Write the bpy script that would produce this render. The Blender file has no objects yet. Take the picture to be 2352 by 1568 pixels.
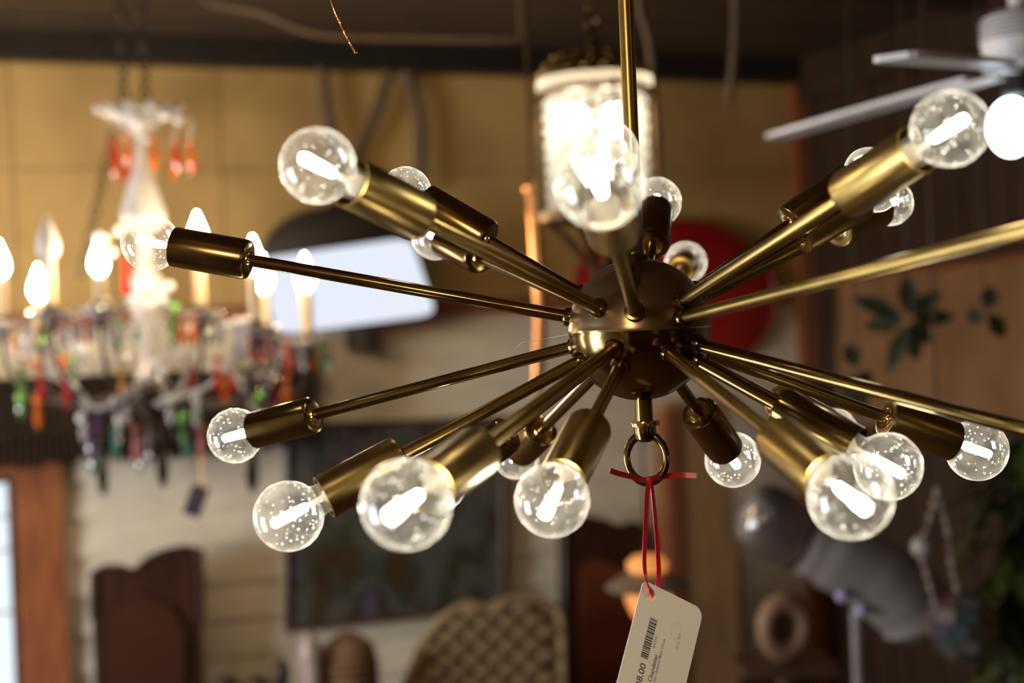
import bpy, math, random
from mathutils import Vector, Matrix, Quaternion
random.seed(7)
scene = bpy.context.scene
COL = scene.collection
PI = math.pi

# ------------------------------------------------------------------ camera
F = 3267.0                                   # focal length in pixels of the 2352 px frame (50 mm full frame)
CAM = Vector((0.0, 0.0, 1.65))
pitch, roll = math.radians(-0.55), math.radians(2.2)
fwd = Vector((0, math.cos(pitch), math.sin(pitch)))
r0 = Vector((1, 0, 0))
u0 = r0.cross(fwd)
right = r0 * math.cos(roll) - u0 * math.sin(roll)
up = r0 * math.sin(roll) + u0 * math.cos(roll)
cd = bpy.data.cameras.new('camera')
cd.sensor_width = 36.0
cd.lens = F / 2352 * 36.0
cd.clip_start = 0.05
cd.dof.use_dof = True
cd.dof.focus_distance = 1.03
cd.dof.aperture_fstop = 4.0
cam = bpy.data.objects.new('camera', cd)
COL.objects.link(cam)
M = Matrix.Identity(4)
for i in range(3):
    M[i][0], M[i][1], M[i][2], M[i][3] = right[i], up[i], -fwd[i], CAM[i]
cam.matrix_world = M
scene.camera = cam

# ------------------------------------------------------------------ world, exposure
world = bpy.data.worlds.new('world')
scene.world = world
world.use_nodes = True
bg = world.node_tree.nodes['Background']
bg.inputs['Color'].default_value = (0.80, 0.89, 1.0, 1)
bg.inputs['Strength'].default_value = 1.35
vs = scene.view_settings
vs.view_transform = 'Standard'
vs.look = 'None'
vs.gamma = 1
vs.use_curve_mapping = False
vs.exposure = 0.0
scene.cycles.transparent_max_bounces = 24
scene.cycles.max_bounces = 10
scene.cycles.transmission_bounces = 10
scene.cycles.caustics_refractive = False
scene.cycles.sample_clamp_indirect = 6.0


def lamp(name, kind, loc, energy, color, size=0.1, target=None, size_y=None, spread=None):
    l = bpy.data.lights.new(name, kind)
    l.energy = energy
    l.color = color
    if kind == 'AREA':
        l.size = size
        if size_y:
            l.shape = 'RECTANGLE'
            l.size_y = size_y
        if spread:
            l.spread = spread
    else:
        l.shadow_soft_size = size
    o = bpy.data.objects.new(name, l)
    COL.objects.link(o)
    o.location = loc
    if target is not None:
        o.rotation_euler = (Vector(target) - Vector(loc)).to_track_quat('-Z', 'Y').to_euler()
    return o


# added fill lights outside the frame, and daylight from the left
lamp('fill_warm', 'POINT', (-2.6, 3.5, 2.30), 26, (1.0, 0.73, 0.38), 0.10)  # unseen warm wash added to brighten the back wall
lamp('fill_rear', 'POINT', (-0.45, -0.5, 2.05), 31, (1.0, 0.74, 0.48), 0.10)  # added behind the camera to brighten the price tag
lamp('fill_side', 'POINT', (1.6, -0.2, 2.3), 1.5, (1.0, 0.64, 0.36), 0.10)  # weak unseen fill added at the right
lamp('window_daylight_left', 'AREA', (-2.2, 0.7, 0.95), 15, (0.76, 0.85, 1.0), 0.7, (0.1, 1.2, 1.6), 1.2, 1.5)
lamp('fill_boards', 'AREA', (-3.1, 2.4, 1.2), 100, (0.95, 0.95, 0.96), 1.0, (-1.4, 4.8, 0.7), 0.9)  # unseen area light added to brighten the white clapboards

# ------------------------------------------------------------------ pixel helpers (points get real depth in metres)


def P(px, py, z):
    return CAM + fwd * z + right * ((px - 1176) / F * z) - up * ((py - 784) / F * z)


YAW = math.radians(21.0)
WD = Vector((math.cos(YAW), math.sin(YAW), 0))        # along the back wall, to the right
WN = Vector((math.sin(YAW), -math.cos(YAW), 0))       # from the back wall into the room
W0 = Vector((0, 5.4, 0))
UP = Vector((0, 0, 1))


def ray(px, py):
    return fwd + right * ((px - 1176) / F) - up * ((py - 784) / F)


def W(px, py, off=0.0):
    d = ray(px, py)
    t = ((W0 + WN * off - CAM).dot(WN)) / d.dot(WN)
    return CAM + d * t


def ws(px, py=784, off=0.0):
    return (W(px, py, off) - W0).dot(WD)


def wp(s, o, h):
    return W0 + WD * s + WN * o + UP * h


# ------------------------------------------------------------------ mesh helpers
class MB:
    def __init__(self):
        self.v, self.f = [], []

    def add(self, v, f, m=None):
        b = len(self.v)
        self.v += [(m @ Vector(p)) if m is not None else Vector(p) for p in v]
        self.f += [tuple(i + b for i in q) for q in f]
        return self

    def box(self, c, ax, ay, az):
        c = Vector(c)
        v = [c + ax * i + ay * j + az * k for i in (-1, 1) for j in (-1, 1) for k in (-1, 1)]
        f = [(0, 1, 3, 2), (4, 6, 7, 5), (0, 4, 5, 1), (2, 3, 7, 6), (0, 2, 6, 4), (1, 5, 7, 3)]
        return self.add(v, f)

    def lathe(self, prof, n=24, m=None, cap=True):
        v, f = [], []
        for r, z in prof:
            for k in range(n):
                a = 2 * PI * k / n
                v.append((r * math.cos(a), r * math.sin(a), z))
        for i in range(len(prof) - 1):
            for k in range(n):
                k2 = (k + 1) % n
                f.append((i * n + k, i * n + k2, (i + 1) * n + k2, (i + 1) * n + k))
        if cap:
            f.append(tuple(range(n - 1, -1, -1)))
            f.append(tuple((len(prof) - 1) * n + k for k in range(n)))
        return self.add(v, f, m)

    def tube(self, pts, rad, n=10, cap=True):
        pts = [Vector(p) for p in pts]
        if not isinstance(rad, (list, tuple)):
            rad = [rad] * len(pts)
        v, f = [], []
        t = (pts[1] - pts[0]).normalized()
        a = t.orthogonal().normalized()
        for i, p in enumerate(pts):
            t2 = (pts[min(i + 1, len(pts) - 1)] - pts[max(i - 1, 0)]).normalized()
            a = (a - t2 * a.dot(t2)).normalized()
            b = t2.cross(a)
            for k in range(n):
                w = 2 * PI * k / n
                v.append(p + (a * math.cos(w) + b * math.sin(w)) * rad[i])
        for i in range(len(pts) - 1):
            for k in range(n):
                k2 = (k + 1) % n
                f.append((i * n + k, i * n + k2, (i + 1) * n + k2, (i + 1) * n + k))
        if cap:
            f.append(tuple(range(n - 1, -1, -1)))
            f.append(tuple((len(pts) - 1) * n + k for k in range(n)))
        return self.add(v, f)

    def ball(self, c, r, n=12, m=8, sq=(1, 1, 1)):
        v = [(0, 0, -1)]
        for i in range(1, m):
            a = -PI / 2 + PI * i / m
            for k in range(n):
                w = 2 * PI * k / n
                v.append((math.cos(a) * math.cos(w), math.cos(a) * math.sin(w), math.sin(a)))
        v.append((0, 0, 1))
        f = [(0, 1 + (k + 1) % n, 1 + k) for k in range(n)]
        for i in range(m - 2):
            for k in range(n):
                f.append((1 + i * n + k, 1 + i * n + (k + 1) % n, 1 + (i + 1) * n + (k + 1) % n, 1 + (i + 1) * n + k))
        e = len(v) - 1
        f += [(e, 1 + (m - 2) * n + k, 1 + (m - 2) * n + (k + 1) % n) for k in range(n)]
        c = Vector(c)
        return self.add([c + Vector((p[0] * r * sq[0], p[1] * r * sq[1], p[2] * r * sq[2])) for p in v], f)

    def torus(self, R, r, m=None, n=32, k=10, sy=1.0):
        v, f = [], []
        for i in range(n):
            a = 2 * PI * i / n
            for j in range(k):
                b = 2 * PI * j / k
                v.append(((R + r * math.cos(b)) * math.cos(a), (R + r * math.cos(b)) * math.sin(a) * sy, r * math.sin(b)))
        for i in range(n):
            for j in range(k):
                f.append((i * k + j, ((i + 1) % n) * k + j, ((i + 1) % n) * k + (j + 1) % k, i * k + (j + 1) % k))
        return self.add(v, f, m)

    def prism(self, poly, o, ax, ay, n, depth):
        """extrude the 2-D polygon (x along ax, y along ay) by depth along n"""
        o = Vector(o)
        k = len(poly)
        v = [o + ax * x + ay * y for x, y in poly] + [o + ax * x + ay * y + n * depth for x, y in poly]
        f = [tuple(range(k)), tuple(range(2 * k - 1, k - 1, -1))]
        f += [(i, i + k, (i + 1) % k + k, (i + 1) % k) for i in range(k)]
        return self.add(v, f)

    def mesh(self, name, mat, smooth=True, org=Vector((0, 0, 0))):
        me = bpy.data.meshes.new(name)
        me.from_pydata([tuple(p - org) for p in self.v], [], self.f)
        me.validate()
        import bmesh
        bm = bmesh.new()
        bm.from_mesh(me)
        bmesh.ops.recalc_face_normals(bm, faces=bm.faces[:])
        bm.to_mesh(me)
        bm.free()
        if mat:
            me.materials.append(mat)
        if smooth:
            me.polygons.foreach_set('use_smooth', [True] * len(me.polygons))
            try:
                me.set_sharp_from_angle(angle=math.radians(38))
            except Exception:
                pass
        return me


def tag(o, label, cat, group=None, kind=None):
    o['label'] = label
    o['category'] = cat
    if group:
        o['group'] = group
    if kind:
        o['kind'] = kind
    return o


def thing(name, label, cat, loc, group=None):
    o = bpy.data.objects.new(name, None)
    o.empty_display_size = 0.02
    COL.objects.link(o)
    o.location = loc
    return tag(o, label, cat, group)


ORG = {}


def origin(o):
    p = Vector((0, 0, 0))
    while o is not None:
        p = p + o.location
        o = o.parent
    return p


def part(name, mb, mat, parent, smooth=True, kind=None, label=None):
    """mesh part from world-space geometry, under an unrotated parent"""
    org = origin(parent) if parent else Vector((0, 0, 0))
    me = mb.mesh(name, mat, smooth, org)
    o = bpy.data.objects.new(name, me)
    COL.objects.link(o)
    if parent:
        o.parent = parent
    if kind:
        o['kind'] = kind
    if label:
        o['label'] = label
    return o


def solo(name, mb, mat, label, cat, group=None, smooth=True, loc=None):
    """a thing that is one mesh"""
    loc = Vector(loc) if loc is not None else sum(mb.v, Vector()) / len(mb.v)
    me = mb.mesh(name, mat, smooth, loc)
    o = bpy.data.objects.new(name, me)
    COL.objects.link(o)
    o.location = loc
    return tag(o, label, cat, group)


def inst(name, me, parent, mw, kind=None):
    """object sharing mesh data, placed by world matrix under an unrotated parent"""
    o = bpy.data.objects.new(name, me)
    COL.objects.link(o)
    o.parent = parent
    o.matrix_local = Matrix.Translation(-origin(parent)) @ mw
    if kind:
        o['kind'] = kind
    return o


def struct(name, mb, mat, smooth=False, parent=None):
    o = part(name, mb, mat, parent, smooth)
    if not parent:
        o['kind'] = 'structure'
    return o


def aim(loc, d, rollv=None):
    """matrix with local +Z along d at loc"""
    q = Vector(d).to_track_quat('Z', 'Y')
    return Matrix.Translation(loc) @ q.to_matrix().to_4x4()


def frame(o, ax, ay, az):
    m = Matrix.Identity(4)
    for i in range(3):
        m[i][0], m[i][1], m[i][2], m[i][3] = ax[i], ay[i], az[i], o[i]
    return m


def bez(p0, p1, p2, p3, n=14):
    out = []
    for i in range(n + 1):
        t = i / n
        out.append(p0 * (1 - t) ** 3 + p1 * 3 * t * (1 - t) ** 2 + p2 * 3 * t * t * (1 - t) + p3 * t ** 3)
    return out


def crv(pts, n=8):
    """Catmull-Rom through points"""
    pts = [Vector(p) for p in pts]
    q = [pts[0] * 2 - pts[1]] + pts + [pts[-1] * 2 - pts[-2]]
    out = []
    for i in range(1, len(q) - 2):
        for k in range(n):
            t = k / n
            a, b, c, d = q[i - 1], q[i], q[i + 1], q[i + 2]
            out.append(0.5 * ((2 * b) + (c - a) * t + (2 * a - 5 * b + 4 * c - d) * t * t + (3 * b - a - 3 * c + d) * t ** 3))
    out.append(pts[-1])
    return out


# ------------------------------------------------------------------ materials
def newmat(name):
    m = bpy.data.materials.new(name)
    m.use_nodes = True
    nt = m.node_tree
    for n in list(nt.nodes):
        nt.nodes.remove(n)
    out = nt.nodes.new('ShaderNodeOutputMaterial')
    return m, nt, out


def mat(name, c1, c2=None, scale=8.0, rough=0.5, metal=0.0, trans=0.0, bump=0.0, stretch=(1, 1, 1), rough2=None,
        lo=0.35, hi=0.65, detail=4.0, emit=None, estr=0.0, spec=None, coord='Object'):
    m, nt, out = newmat(name)
    b = nt.nodes.new('ShaderNodeBsdfPrincipled')
    nt.links.new(b.outputs[0], out.inputs[0])
    b.inputs['Metallic'].default_value = metal
    b.inputs['Roughness'].default_value = rough
    b.inputs['Transmission Weight'].default_value = trans
    if spec is not None:
        b.inputs['Specular IOR Level'].default_value = spec
    tc = nt.nodes.new('ShaderNodeTexCoord')
    mp = nt.nodes.new('ShaderNodeMapping')
    mp.inputs['Scale'].default_value = stretch
    nt.links.new(tc.outputs[coord], mp.inputs[0])
    nz = nt.nodes.new('ShaderNodeTexNoise')
    nz.inputs['Scale'].default_value = scale
    nz.inputs['Detail'].default_value = detail
    nt.links.new(mp.outputs[0], nz.inputs['Vector'])
    rp = nt.nodes.new('ShaderNodeValToRGB')
    rp.color_ramp.elements[0].position = lo
    rp.color_ramp.elements[1].position = hi
    rp.color_ramp.elements[0].color = (*c1, 1)
    rp.color_ramp.elements[1].color = (*(c2 or c1), 1)
    nt.links.new(nz.outputs['Fac'], rp.inputs[0])
    nt.links.new(rp.outputs[0], b.inputs['Base Color'])
    if rough2 is not None:
        mr = nt.nodes.new('ShaderNodeMapRange')
        mr.inputs[1].default_value = lo
        mr.inputs[2].default_value = hi
        mr.inputs[3].default_value = rough
        mr.inputs[4].default_value = rough2
        nt.links.new(nz.outputs['Fac'], mr.inputs[0])
        nt.links.new(mr.outputs[0], b.inputs['Roughness'])
    if bump:
        bp = nt.nodes.new('ShaderNodeBump')
        bp.inputs['Strength'].default_value = bump
        bp.inputs['Distance'].default_value = 0.01
        nt.links.new(nz.outputs['Fac'], bp.inputs['Height'])
        nt.links.new(bp.outputs[0], b.inputs['Normal'])
    if emit:
        b.inputs['Emission Color'].default_value = (*emit, 1)
        b.inputs['Emission Strength'].default_value = estr
    return m


def emission(name, col, s):
    m, nt, out = newmat(name)
    e = nt.nodes.new('ShaderNodeEmission')
    e.inputs[0].default_value = (*col, 1)
    e.inputs[1].default_value = s
    nt.links.new(e.outputs[0], out.inputs[0])
    return m


def thin_glass(name, dust=0.08, dust2=0.2, tint=(0.97, 0.98, 0.97), specks=0.0, scale=60.0, edge=0.75, dustcol=(1, .98, .93), rim=1.5, base=.045):
    """thin blown glass: clear sheet, gloss growing to the rim, dust and seeds scattering light"""
    m, nt, out = newmat(name)
    N, L = nt.nodes.new, nt.links.new
    tr = N('ShaderNodeBsdfTransparent')
    tr.inputs[0].default_value = (*tint, 1)
    gl = N('ShaderNodeBsdfGlossy')
    gl.inputs['Roughness'].default_value = 0.04
    gl.inputs['Color'].default_value = (1, 1, 1, 1)
    lw = N('ShaderNodeLayerWeight')
    lw.inputs['Blend'].default_value = 0.5
    pw = N('ShaderNodeMath')
    pw.operation = 'POWER'
    pw.inputs[1].default_value = 4.0
    L(lw.outputs['Facing'], pw.inputs[0])
    ma = N('ShaderNodeMath')
    ma.operation = 'MULTIPLY_ADD'
    ma.inputs[1].default_value = edge
    ma.inputs[2].default_value = base
    L(pw.outputs[0], ma.inputs[0])
    mx = N('ShaderNodeMixShader')
    L(ma.outputs[0], mx.inputs[0])
    L(tr.outputs[0], mx.inputs[1])
    L(gl.outputs[0], mx.inputs[2])
    df = N('ShaderNodeBsdfDiffuse')
    df.inputs[0].default_value = (*dustcol, 1)
    tl = N('ShaderNodeBsdfTranslucent')
    tl.inputs[0].default_value = (*dustcol, 1)
    dm = N('ShaderNodeMixShader')
    dm.inputs[0].default_value = 0.6
    L(df.outputs[0], dm.inputs[1])
    L(tl.outputs[0], dm.inputs[2])
    tc = N('ShaderNodeTexCoord')
    oi = N('ShaderNodeObjectInfo')
    va = N('ShaderNodeVectorMath')
    va.operation = 'ADD'
    L(tc.outputs['Object'], va.inputs[0])
    L(oi.outputs['Random'], va.inputs[1])
    nz = N('ShaderNodeTexNoise')
    nz.inputs['Scale'].default_value = scale
    nz.inputs['Detail'].default_value = 5
    nz.inputs['Roughness'].default_value = 0.7
    L(va.outputs[0], nz.inputs['Vector'])
    mr = N('ShaderNodeMapRange')
    mr.inputs[1].default_value = 0.35
    mr.inputs[2].default_value = 0.75
    mr.inputs[3].default_value = dust
    mr.inputs[4].default_value = dust2
    L(nz.outputs['Fac'], mr.inputs[0])
    p3 = N('ShaderNodeMath')
    p3.operation = 'POWER'
    p3.inputs[1].default_value = 3.0
    L(lw.outputs['Facing'], p3.inputs[0])
    rm = N('ShaderNodeMath')
    rm.operation = 'MULTIPLY_ADD'
    rm.inputs[1].default_value = rim          # longer path through the dusty wall toward the rim
    rm.inputs[2].default_value = 1.0
    L(p3.outputs[0], rm.inputs[0])
    mm = N('ShaderNodeMath')
    mm.operation = 'MULTIPLY'
    mm.use_clamp = True
    L(rm.outputs[0], mm.inputs[0])
    L(mr.outputs[0], mm.inputs[1])
    fac = mm.outputs[0]
    if specks:
        vo = N('ShaderNodeTexVoronoi')
        vo.inputs['Scale'].default_value = 400
        L(va.outputs[0], vo.inputs['Vector'])
        sp = N('ShaderNodeMapRange')
        sp.inputs[1].default_value = 0.30
        sp.inputs[2].default_value = 0.18
        sp.inputs[3].default_value = 0
        sp.inputs[4].default_value = 1
        L(vo.outputs['Distance'], sp.inputs[0])
        # only some of the cells hold a seed
        wn = N('ShaderNodeSeparateColor')
        L(vo.outputs['Color'], wn.inputs[0])
        gt = N('ShaderNodeMath')
        gt.operation = 'GREATER_THAN'
        gt.inputs[1].default_value = 0.80
        L(wn.outputs[0], gt.inputs[0])
        m1 = N('ShaderNodeMath')
        m1.operation = 'MULTIPLY'
        L(sp.outputs[0], m1.inputs[0])
        L(gt.outputs[0], m1.inputs[1])
        m2 = N('ShaderNodeMath')
        m2.operation = 'MULTIPLY_ADD'
        m2.use_clamp = True
        m2.inputs[1].default_value = specks
        L(m1.outputs[0], m2.inputs[0])
        L(fac, m2.inputs[2])
        fac = m2.outputs[0]
    mx2 = N('ShaderNodeMixShader')
    L(fac, mx2.inputs[0])
    L(mx.outputs[0], mx2.inputs[1])
    L(dm.outputs[0], mx2.inputs[2])
    L(mx2.outputs[0], out.inputs[0])
    return m


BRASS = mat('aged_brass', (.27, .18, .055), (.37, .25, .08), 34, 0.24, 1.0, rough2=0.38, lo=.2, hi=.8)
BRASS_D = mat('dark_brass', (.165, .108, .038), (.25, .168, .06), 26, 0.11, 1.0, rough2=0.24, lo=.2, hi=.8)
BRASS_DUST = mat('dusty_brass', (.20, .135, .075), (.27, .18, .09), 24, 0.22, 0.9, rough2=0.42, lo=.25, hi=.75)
BRASS_IN = mat('polished_brass', (.62, .42, .14), (.72, .50, .2), 20, 0.15, 1.0)
BULB = thin_glass('bulb_glass', 0.004, 0.06, specks=0.75, scale=110.0, rim=6.5, base=0.08)
FIL = emission('filament_glow', (1.0, .93, .74), 110)
PORC = mat('porcelain', (.85, .8, .68), None, 10, .3)
CLEAR = thin_glass('clear_glass', 0.10, 0.25, scale=20)
PANE = thin_glass('window_glass', 0.02, 0.05, scale=5, edge=.4)
CRYST = mat('crystal', (.72, .71, .73), (.62, .62, .66), 30, 0.08, 0, 0.30)
FLAME = emission('candle_bulb_glow', (1.0, .76, .44), 150)
FROST = mat('frosted_bulb', (.85, .83, .85), (.75, .73, .76), 30, .35, 0, .3)
IVORY = mat('ivory_sleeve', (.72, .58, .40), (.62, .48, .30), 20, .5)
IRON = mat('dark_iron', (.035, .024, .018), (.07, .045, .03), 20, .5, .4)
DWOOD = mat('dark_wood', (.05, .024, .013), (.10, .045, .022), 6, .45, stretch=(1, 1, 6))
RWOOD = mat('red_wood', (.20, .062, .022), (.30, .10, .035), 6, .45, stretch=(6, 6, 1))
CEILW = mat('ceiling_wood', (.032, .020, .013), (.065, .041, .025), 5, .6, stretch=(1, 6, 6))
BLK = mat('black_metal', (.02, .016, .014), (.03, .025, .02), 30, .45, .3)
WHITEP = mat('white_boards', (.66, .59, .465), (.74, .67, .54), 4, .55, stretch=(1, 6, 6))
YEL = mat('ochre_panels', (.30, .185, .06), (.48, .32, .115), 2.6, .7, lo=.32, hi=.62, detail=7)
COPPER = mat('copper', (.62, .28, .10), (.75, .36, .14), 40, .3, 1.0)
REDEN = mat('red_enamel', (.42, .012, .012), (.30, .01, .01), 6, .3)
GREYEN = mat('grey_enamel', (.20, .185, .17), (.26, .24, .225), 6, .38)
WHITEM = mat('white_metal', (.66, .64, .63), (.56, .55, .55), 8, .35)
TAN = mat('tan_wood', (.30, .19, .085), (.40, .26, .12), 5, .5, stretch=(6, 6, 1))
LEAFM = mat('dark_leaf', (.022, .028, .012), (.04, .05, .02), 9, .5)
GREENM = mat('green_leaf', (.04, .07, .014), (.09, .13, .03), 9, .5)
RIB = mat('red_satin', (.55, .012, .025), (.45, .01, .018), 300, .32, stretch=(1, 1, 1))
CARD = mat('tag_card', (.88, .84, .74), (.85, .81, .71), 12, .6)
INK = mat('black_ink', (.03, .025, .02), None, 5, .7)
INKG = mat('grey_ink', (.17, .15, .13), None, 5, .7)
INKF = mat('faint_ink', (.80, .765, .675), None, 5, .7)

# ------------------------------------------------------------------ room shell
CEIL = 2.70
sc_ = ws(1850)                               # corner with the right-hand wall
corner = wp(sc_, 0, 0)
sL = -4.2
win = (ws(-420, 1300), ws(42, 1300), 0.30, W(20, 1092).z)
wb = MB()
T = 0.06


def wallbox(mb, a, b, z0, z1, o0=-0.14, o1=-0.02):
    c = wp((a + b) / 2, (o0 + o1) / 2, (z0 + z1) / 2)
    mb.box(c, WD * ((b - a) / 2), WN * ((o1 - o0) / 2), UP * ((z1 - z0) / 2))


wallbox(wb, sL, win[0], 0, CEIL)
wallbox(wb, win[1], sc_ + .14, 0, CEIL)
wallbox(wb, win[0], win[1], win[3], CEIL)
wallbox(wb, win[0], win[1], 0, win[2])
wall_back = struct('wall_back', wb, DWOOD)
# ochre panels above the rail
zr = W(600, 716).z
zm = W(300, 388).z
zt = CEIL - 0.02
edges = [-930, -450, 30, 510, 985, 1440, 1852]
for i in range(6):
    a, b = ws(edges[i], 400), ws(edges[i + 1], 400)
    for z0, z1 in ((zr, zm), (zm, zt)):
        m = MB()
        g = .002
        o = random.uniform(-.003, .003)
        wallbox(m, a + g, b - g, z0 + g, z1 - g, -.02, o)
        part('panel', m, YEL, wall_back, False)
# clapboards below the rail
bh = 0.131
z = zr - .03
while z > 0.30:
    for a, b in (((win[1] + .0, sc_),) if z - bh < win[3] else ((sL, sc_),)):
        m = MB()
        p0 = wp(a, -.02, z)
        prof = [(-.0, 0), (.006, 0), (.024, -bh), (0, -bh)]
        m.prism([(x, y) for x, y in prof], p0, WN, UP, WD, b - a)
        part('plank', m, WHITEP, wall_back, False)
    z -= bh
struct('trim_1', MB().box(wp((sL + sc_) / 2, .012, zr - .005), WD * ((sc_ - sL) / 2), WN * .02, UP * .028), RWOOD)
struct('trim_2', MB().box(wp((sL + sc_) / 2, .03, CEIL - .05), WD * ((sc_ - sL) / 2), WN * .05, UP * .05), BLK)  # ceiling beam; the shadow along it is put into the black colour

# window at the left
fw = (ws(150, 1300) - win[1])
m = MB()
w1 = MB()
wz = (win[2] + win[3]) / 2
wh = (win[3] - win[2]) / 2
w1.box(wp(win[1] + fw / 2, .012, wz + .03), WD * (fw / 2), WN * .03, UP * (wh + .09))
w1.box(wp(win[0] - fw / 2, .012, wz + .03), WD * (fw / 2), WN * .03, UP * (wh + .09))
w1.box(wp((win[0] + win[1]) / 2, .014, win[3] + .05), WD * ((win[1] - win[0]) / 2), WN * .028, UP * .05)
w1.box(wp((win[0] + win[1]) / 2, .03, win[2] - .04), WD * ((win[1] - win[0]) / 2 + fw), WN * .05, UP * .04)
window_1 = struct('window_1', w1, RWOOD)
m = MB()
for s in (win[0] + .012, win[1] - .012):
    m.box(wp(s, -.05, wz), WD * .012, WN * .05, UP * wh)
for zz in (win[3] - .012, win[2] + .012):
    m.box(wp((win[0] + win[1]) / 2, -.05, zz), WD * ((win[1] - win[0]) / 2), WN * .05, UP * .012)
part('sash', m, DWOOD, window_1, False)
for yy in (1190, 1268, 1412):
    zz = W(20, yy).z
    part('muntin', MB().box(wp((win[0] + win[1]) / 2, -.06, zz), WD * ((win[1] - win[0]) / 2), WN * .01, UP * .006), WHITEM, window_1, False)
part('muntin', MB().box(wp(win[1] - .35, -.06, wz), WD * .008, WN * .01, UP * wh), WHITEM, window_1, False)
part('pane', MB().box(wp((win[0] + win[1]) / 2, -.07, wz), WD * ((win[1] - win[0]) / 2), WN * .002, UP * wh), PANE, window_1, False)

# right-hand wall of dark boards coming toward the camera
wr = MB()
RL = 6.5
wr.box(corner + WN * (RL / 2) + WD * .09 + UP * (CEIL / 2), WD * .05, WN * (RL / 2 + .02), UP * (CEIL / 2))
wall_right = struct('wall_right', wr, DWOOD)
RB = mat('brown_boards', (.026, .0135, .008), (.050, .024, .013), 5, .55, stretch=(6, 6, 1))
o = 0.0
k = 0
while o < 2.2:
    wd = random.uniform(.10, .15)
    m = MB().box(corner + WN * (o + wd / 2) + WD * (.03 - random.uniform(0, .006)) + UP * (CEIL / 2), WD * .012, WN * (wd / 2 - .003), UP * (CEIL / 2))
    part('plank', m, RB, wall_right, False)
    o += wd
struct('trim_3', MB().box(corner + WN * .02 + WD * (-.01) + UP * (CEIL / 2), WD * .03, WN * .03, UP * (CEIL / 2)), RWOOD)
struct('trim_4', MB().box(corner + WN * 1.6 + WD * (-.005) + UP * (CEIL - .09), WD * .02, WN * 1.55, UP * .085), RB)
m = MB()
cl = wp(sL, 0, 0)
m.box(cl + WN * (RL / 2) + UP * (CEIL / 2), WD * .05, WN * (RL / 2 + .14), UP * (CEIL / 2))
struct('wall_left', m, WHITEP)
m = MB()
m.box(wp((sL + sc_) / 2, RL + .05, CEIL / 2), WD * ((sc_ - sL) / 2 + .14), WN * .05, UP * (CEIL / 2))
struct('wall_rear', m, DWOOD)
floor_ = struct('floor', MB().box(wp((sL + sc_) / 2, RL / 2, -.03), WD * ((sc_ - sL) / 2 + .14), WN * (RL / 2 + .14), UP * .03), mat('floor_wood', (.14, .075, .035), (.22, .12, .06), 4, .5, stretch=(1, 8, 1)))
ceiling = struct('ceiling', MB().box(wp((sL + sc_) / 2, RL / 2, CEIL + .05), WD * ((sc_ - sL) / 2 + .14), WN * (RL / 2 + .14), UP * .03), DWOOD)
o = 0.0
while o < 2.6:
    wd = random.uniform(.11, .15)
    m = MB().box(wp((sL + sc_) / 2, o + wd / 2, CEIL + .012 + random.uniform(-.006, .006)), WD * ((sc_ - sL) / 2), WN * (wd / 2 - .004), UP * .012)
    part('plank', m, CEILW, ceiling, False)
    o += wd
struct('trim_5', MB().box(wp((sL + sc_) / 2, 1.15, CEIL - .0), WD * ((sc_ - sL) / 2), WN * .05, UP * .05), CEILW)

# ------------------------------------------------------------------ sputnik chandelier
HUB = P(1469, 756, 1.0)
HR = 163 / F
BR = 0.0222                                   # bulb radius
tilt = Matrix.Rotation(math.radians(-0.3), 3, fwd)
AX = (tilt @ UP).normalized()
AY = fwd.cross(AX).normalized()
chand = thing('chandelier', 'aged brass sputnik chandelier with lit clear globe bulbs on radiating arms', 'chandelier', HUB)
mh = aim(HUB, AX)
prof_u = [(HR * math.cos(a), HR * math.sin(a)) for a in [math.radians(x) for x in range(1, 90, 4)]] + [(.0004, HR)]
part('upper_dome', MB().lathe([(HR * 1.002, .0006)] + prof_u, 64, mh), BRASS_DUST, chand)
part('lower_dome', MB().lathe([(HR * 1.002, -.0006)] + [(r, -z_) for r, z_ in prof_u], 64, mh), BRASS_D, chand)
part('seam_band', MB().lathe([(HR * .985, -.0009), (HR * 1.004, -.0006), (HR * 1.004, .0006), (HR * .985, .0009)], 64, mh), BRASS_IN, chand)
# hanging stem up to the ceiling with flange and canopy
topc = HUB + AX * ((CEIL - HUB.z) / AX.z)
part('stem', MB().tube([HUB + AX * (HR - .004), HUB + AX * (HR + .1), topc], .0053, 20), BRASS, chand)
part('flange', MB().lathe([(.0055, .0), (.0088, .0005), (.0092, .0025), (.0075, .0045), (.0055, .005)], 24, aim(HUB + AX * (HR - .002), AX)), BRASS_D, chand)
part('ceiling_canopy', MB().lathe([(.006, -.03), (.03, -.025), (.055, -.008), (.06, 0)], 32, aim(topc, AX)), BRASS, chand)
# finial and ring below
FD = (P(1485, 1050, 1.0) - HUB).normalized()
mf = aim(HUB, FD)
s_ = 1 / F
fin = part('finial', MB().lathe([(20 * s_, 155 * s_), (20 * s_, 214 * s_)], 24, mf), BRASS_D, chand)
part('collar', MB().lathe([(20 * s_, 210 * s_), (34 * s_, 211 * s_), (35 * s_, 215 * s_), (34 * s_, 222 * s_), (22 * s_, 223 * s_)], 28, mf), BRASS_IN, fin)
m = MB()
m.lathe([(25 * s_, 222 * s_), (26 * s_, 236 * s_), (22 * s_, 252 * s_), (12 * s_, 259 * s_), (1 * s_, 260 * s_)], 24, mf)
part('eye', m, BRASS_D, fin)
RC = P(1485, 1052, 1.0)
mr_ = frame(RC, right, up, -fwd) @ Matrix.Rotation(math.radians(-16), 4, 'Y') @ Matrix.Rotation(math.radians(4), 4, 'Z')
part('ring', MB().torus(46 * s_, 8.5 * s_, mr_, 48, 14, 1.2), BRASS_D, chand)

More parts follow.
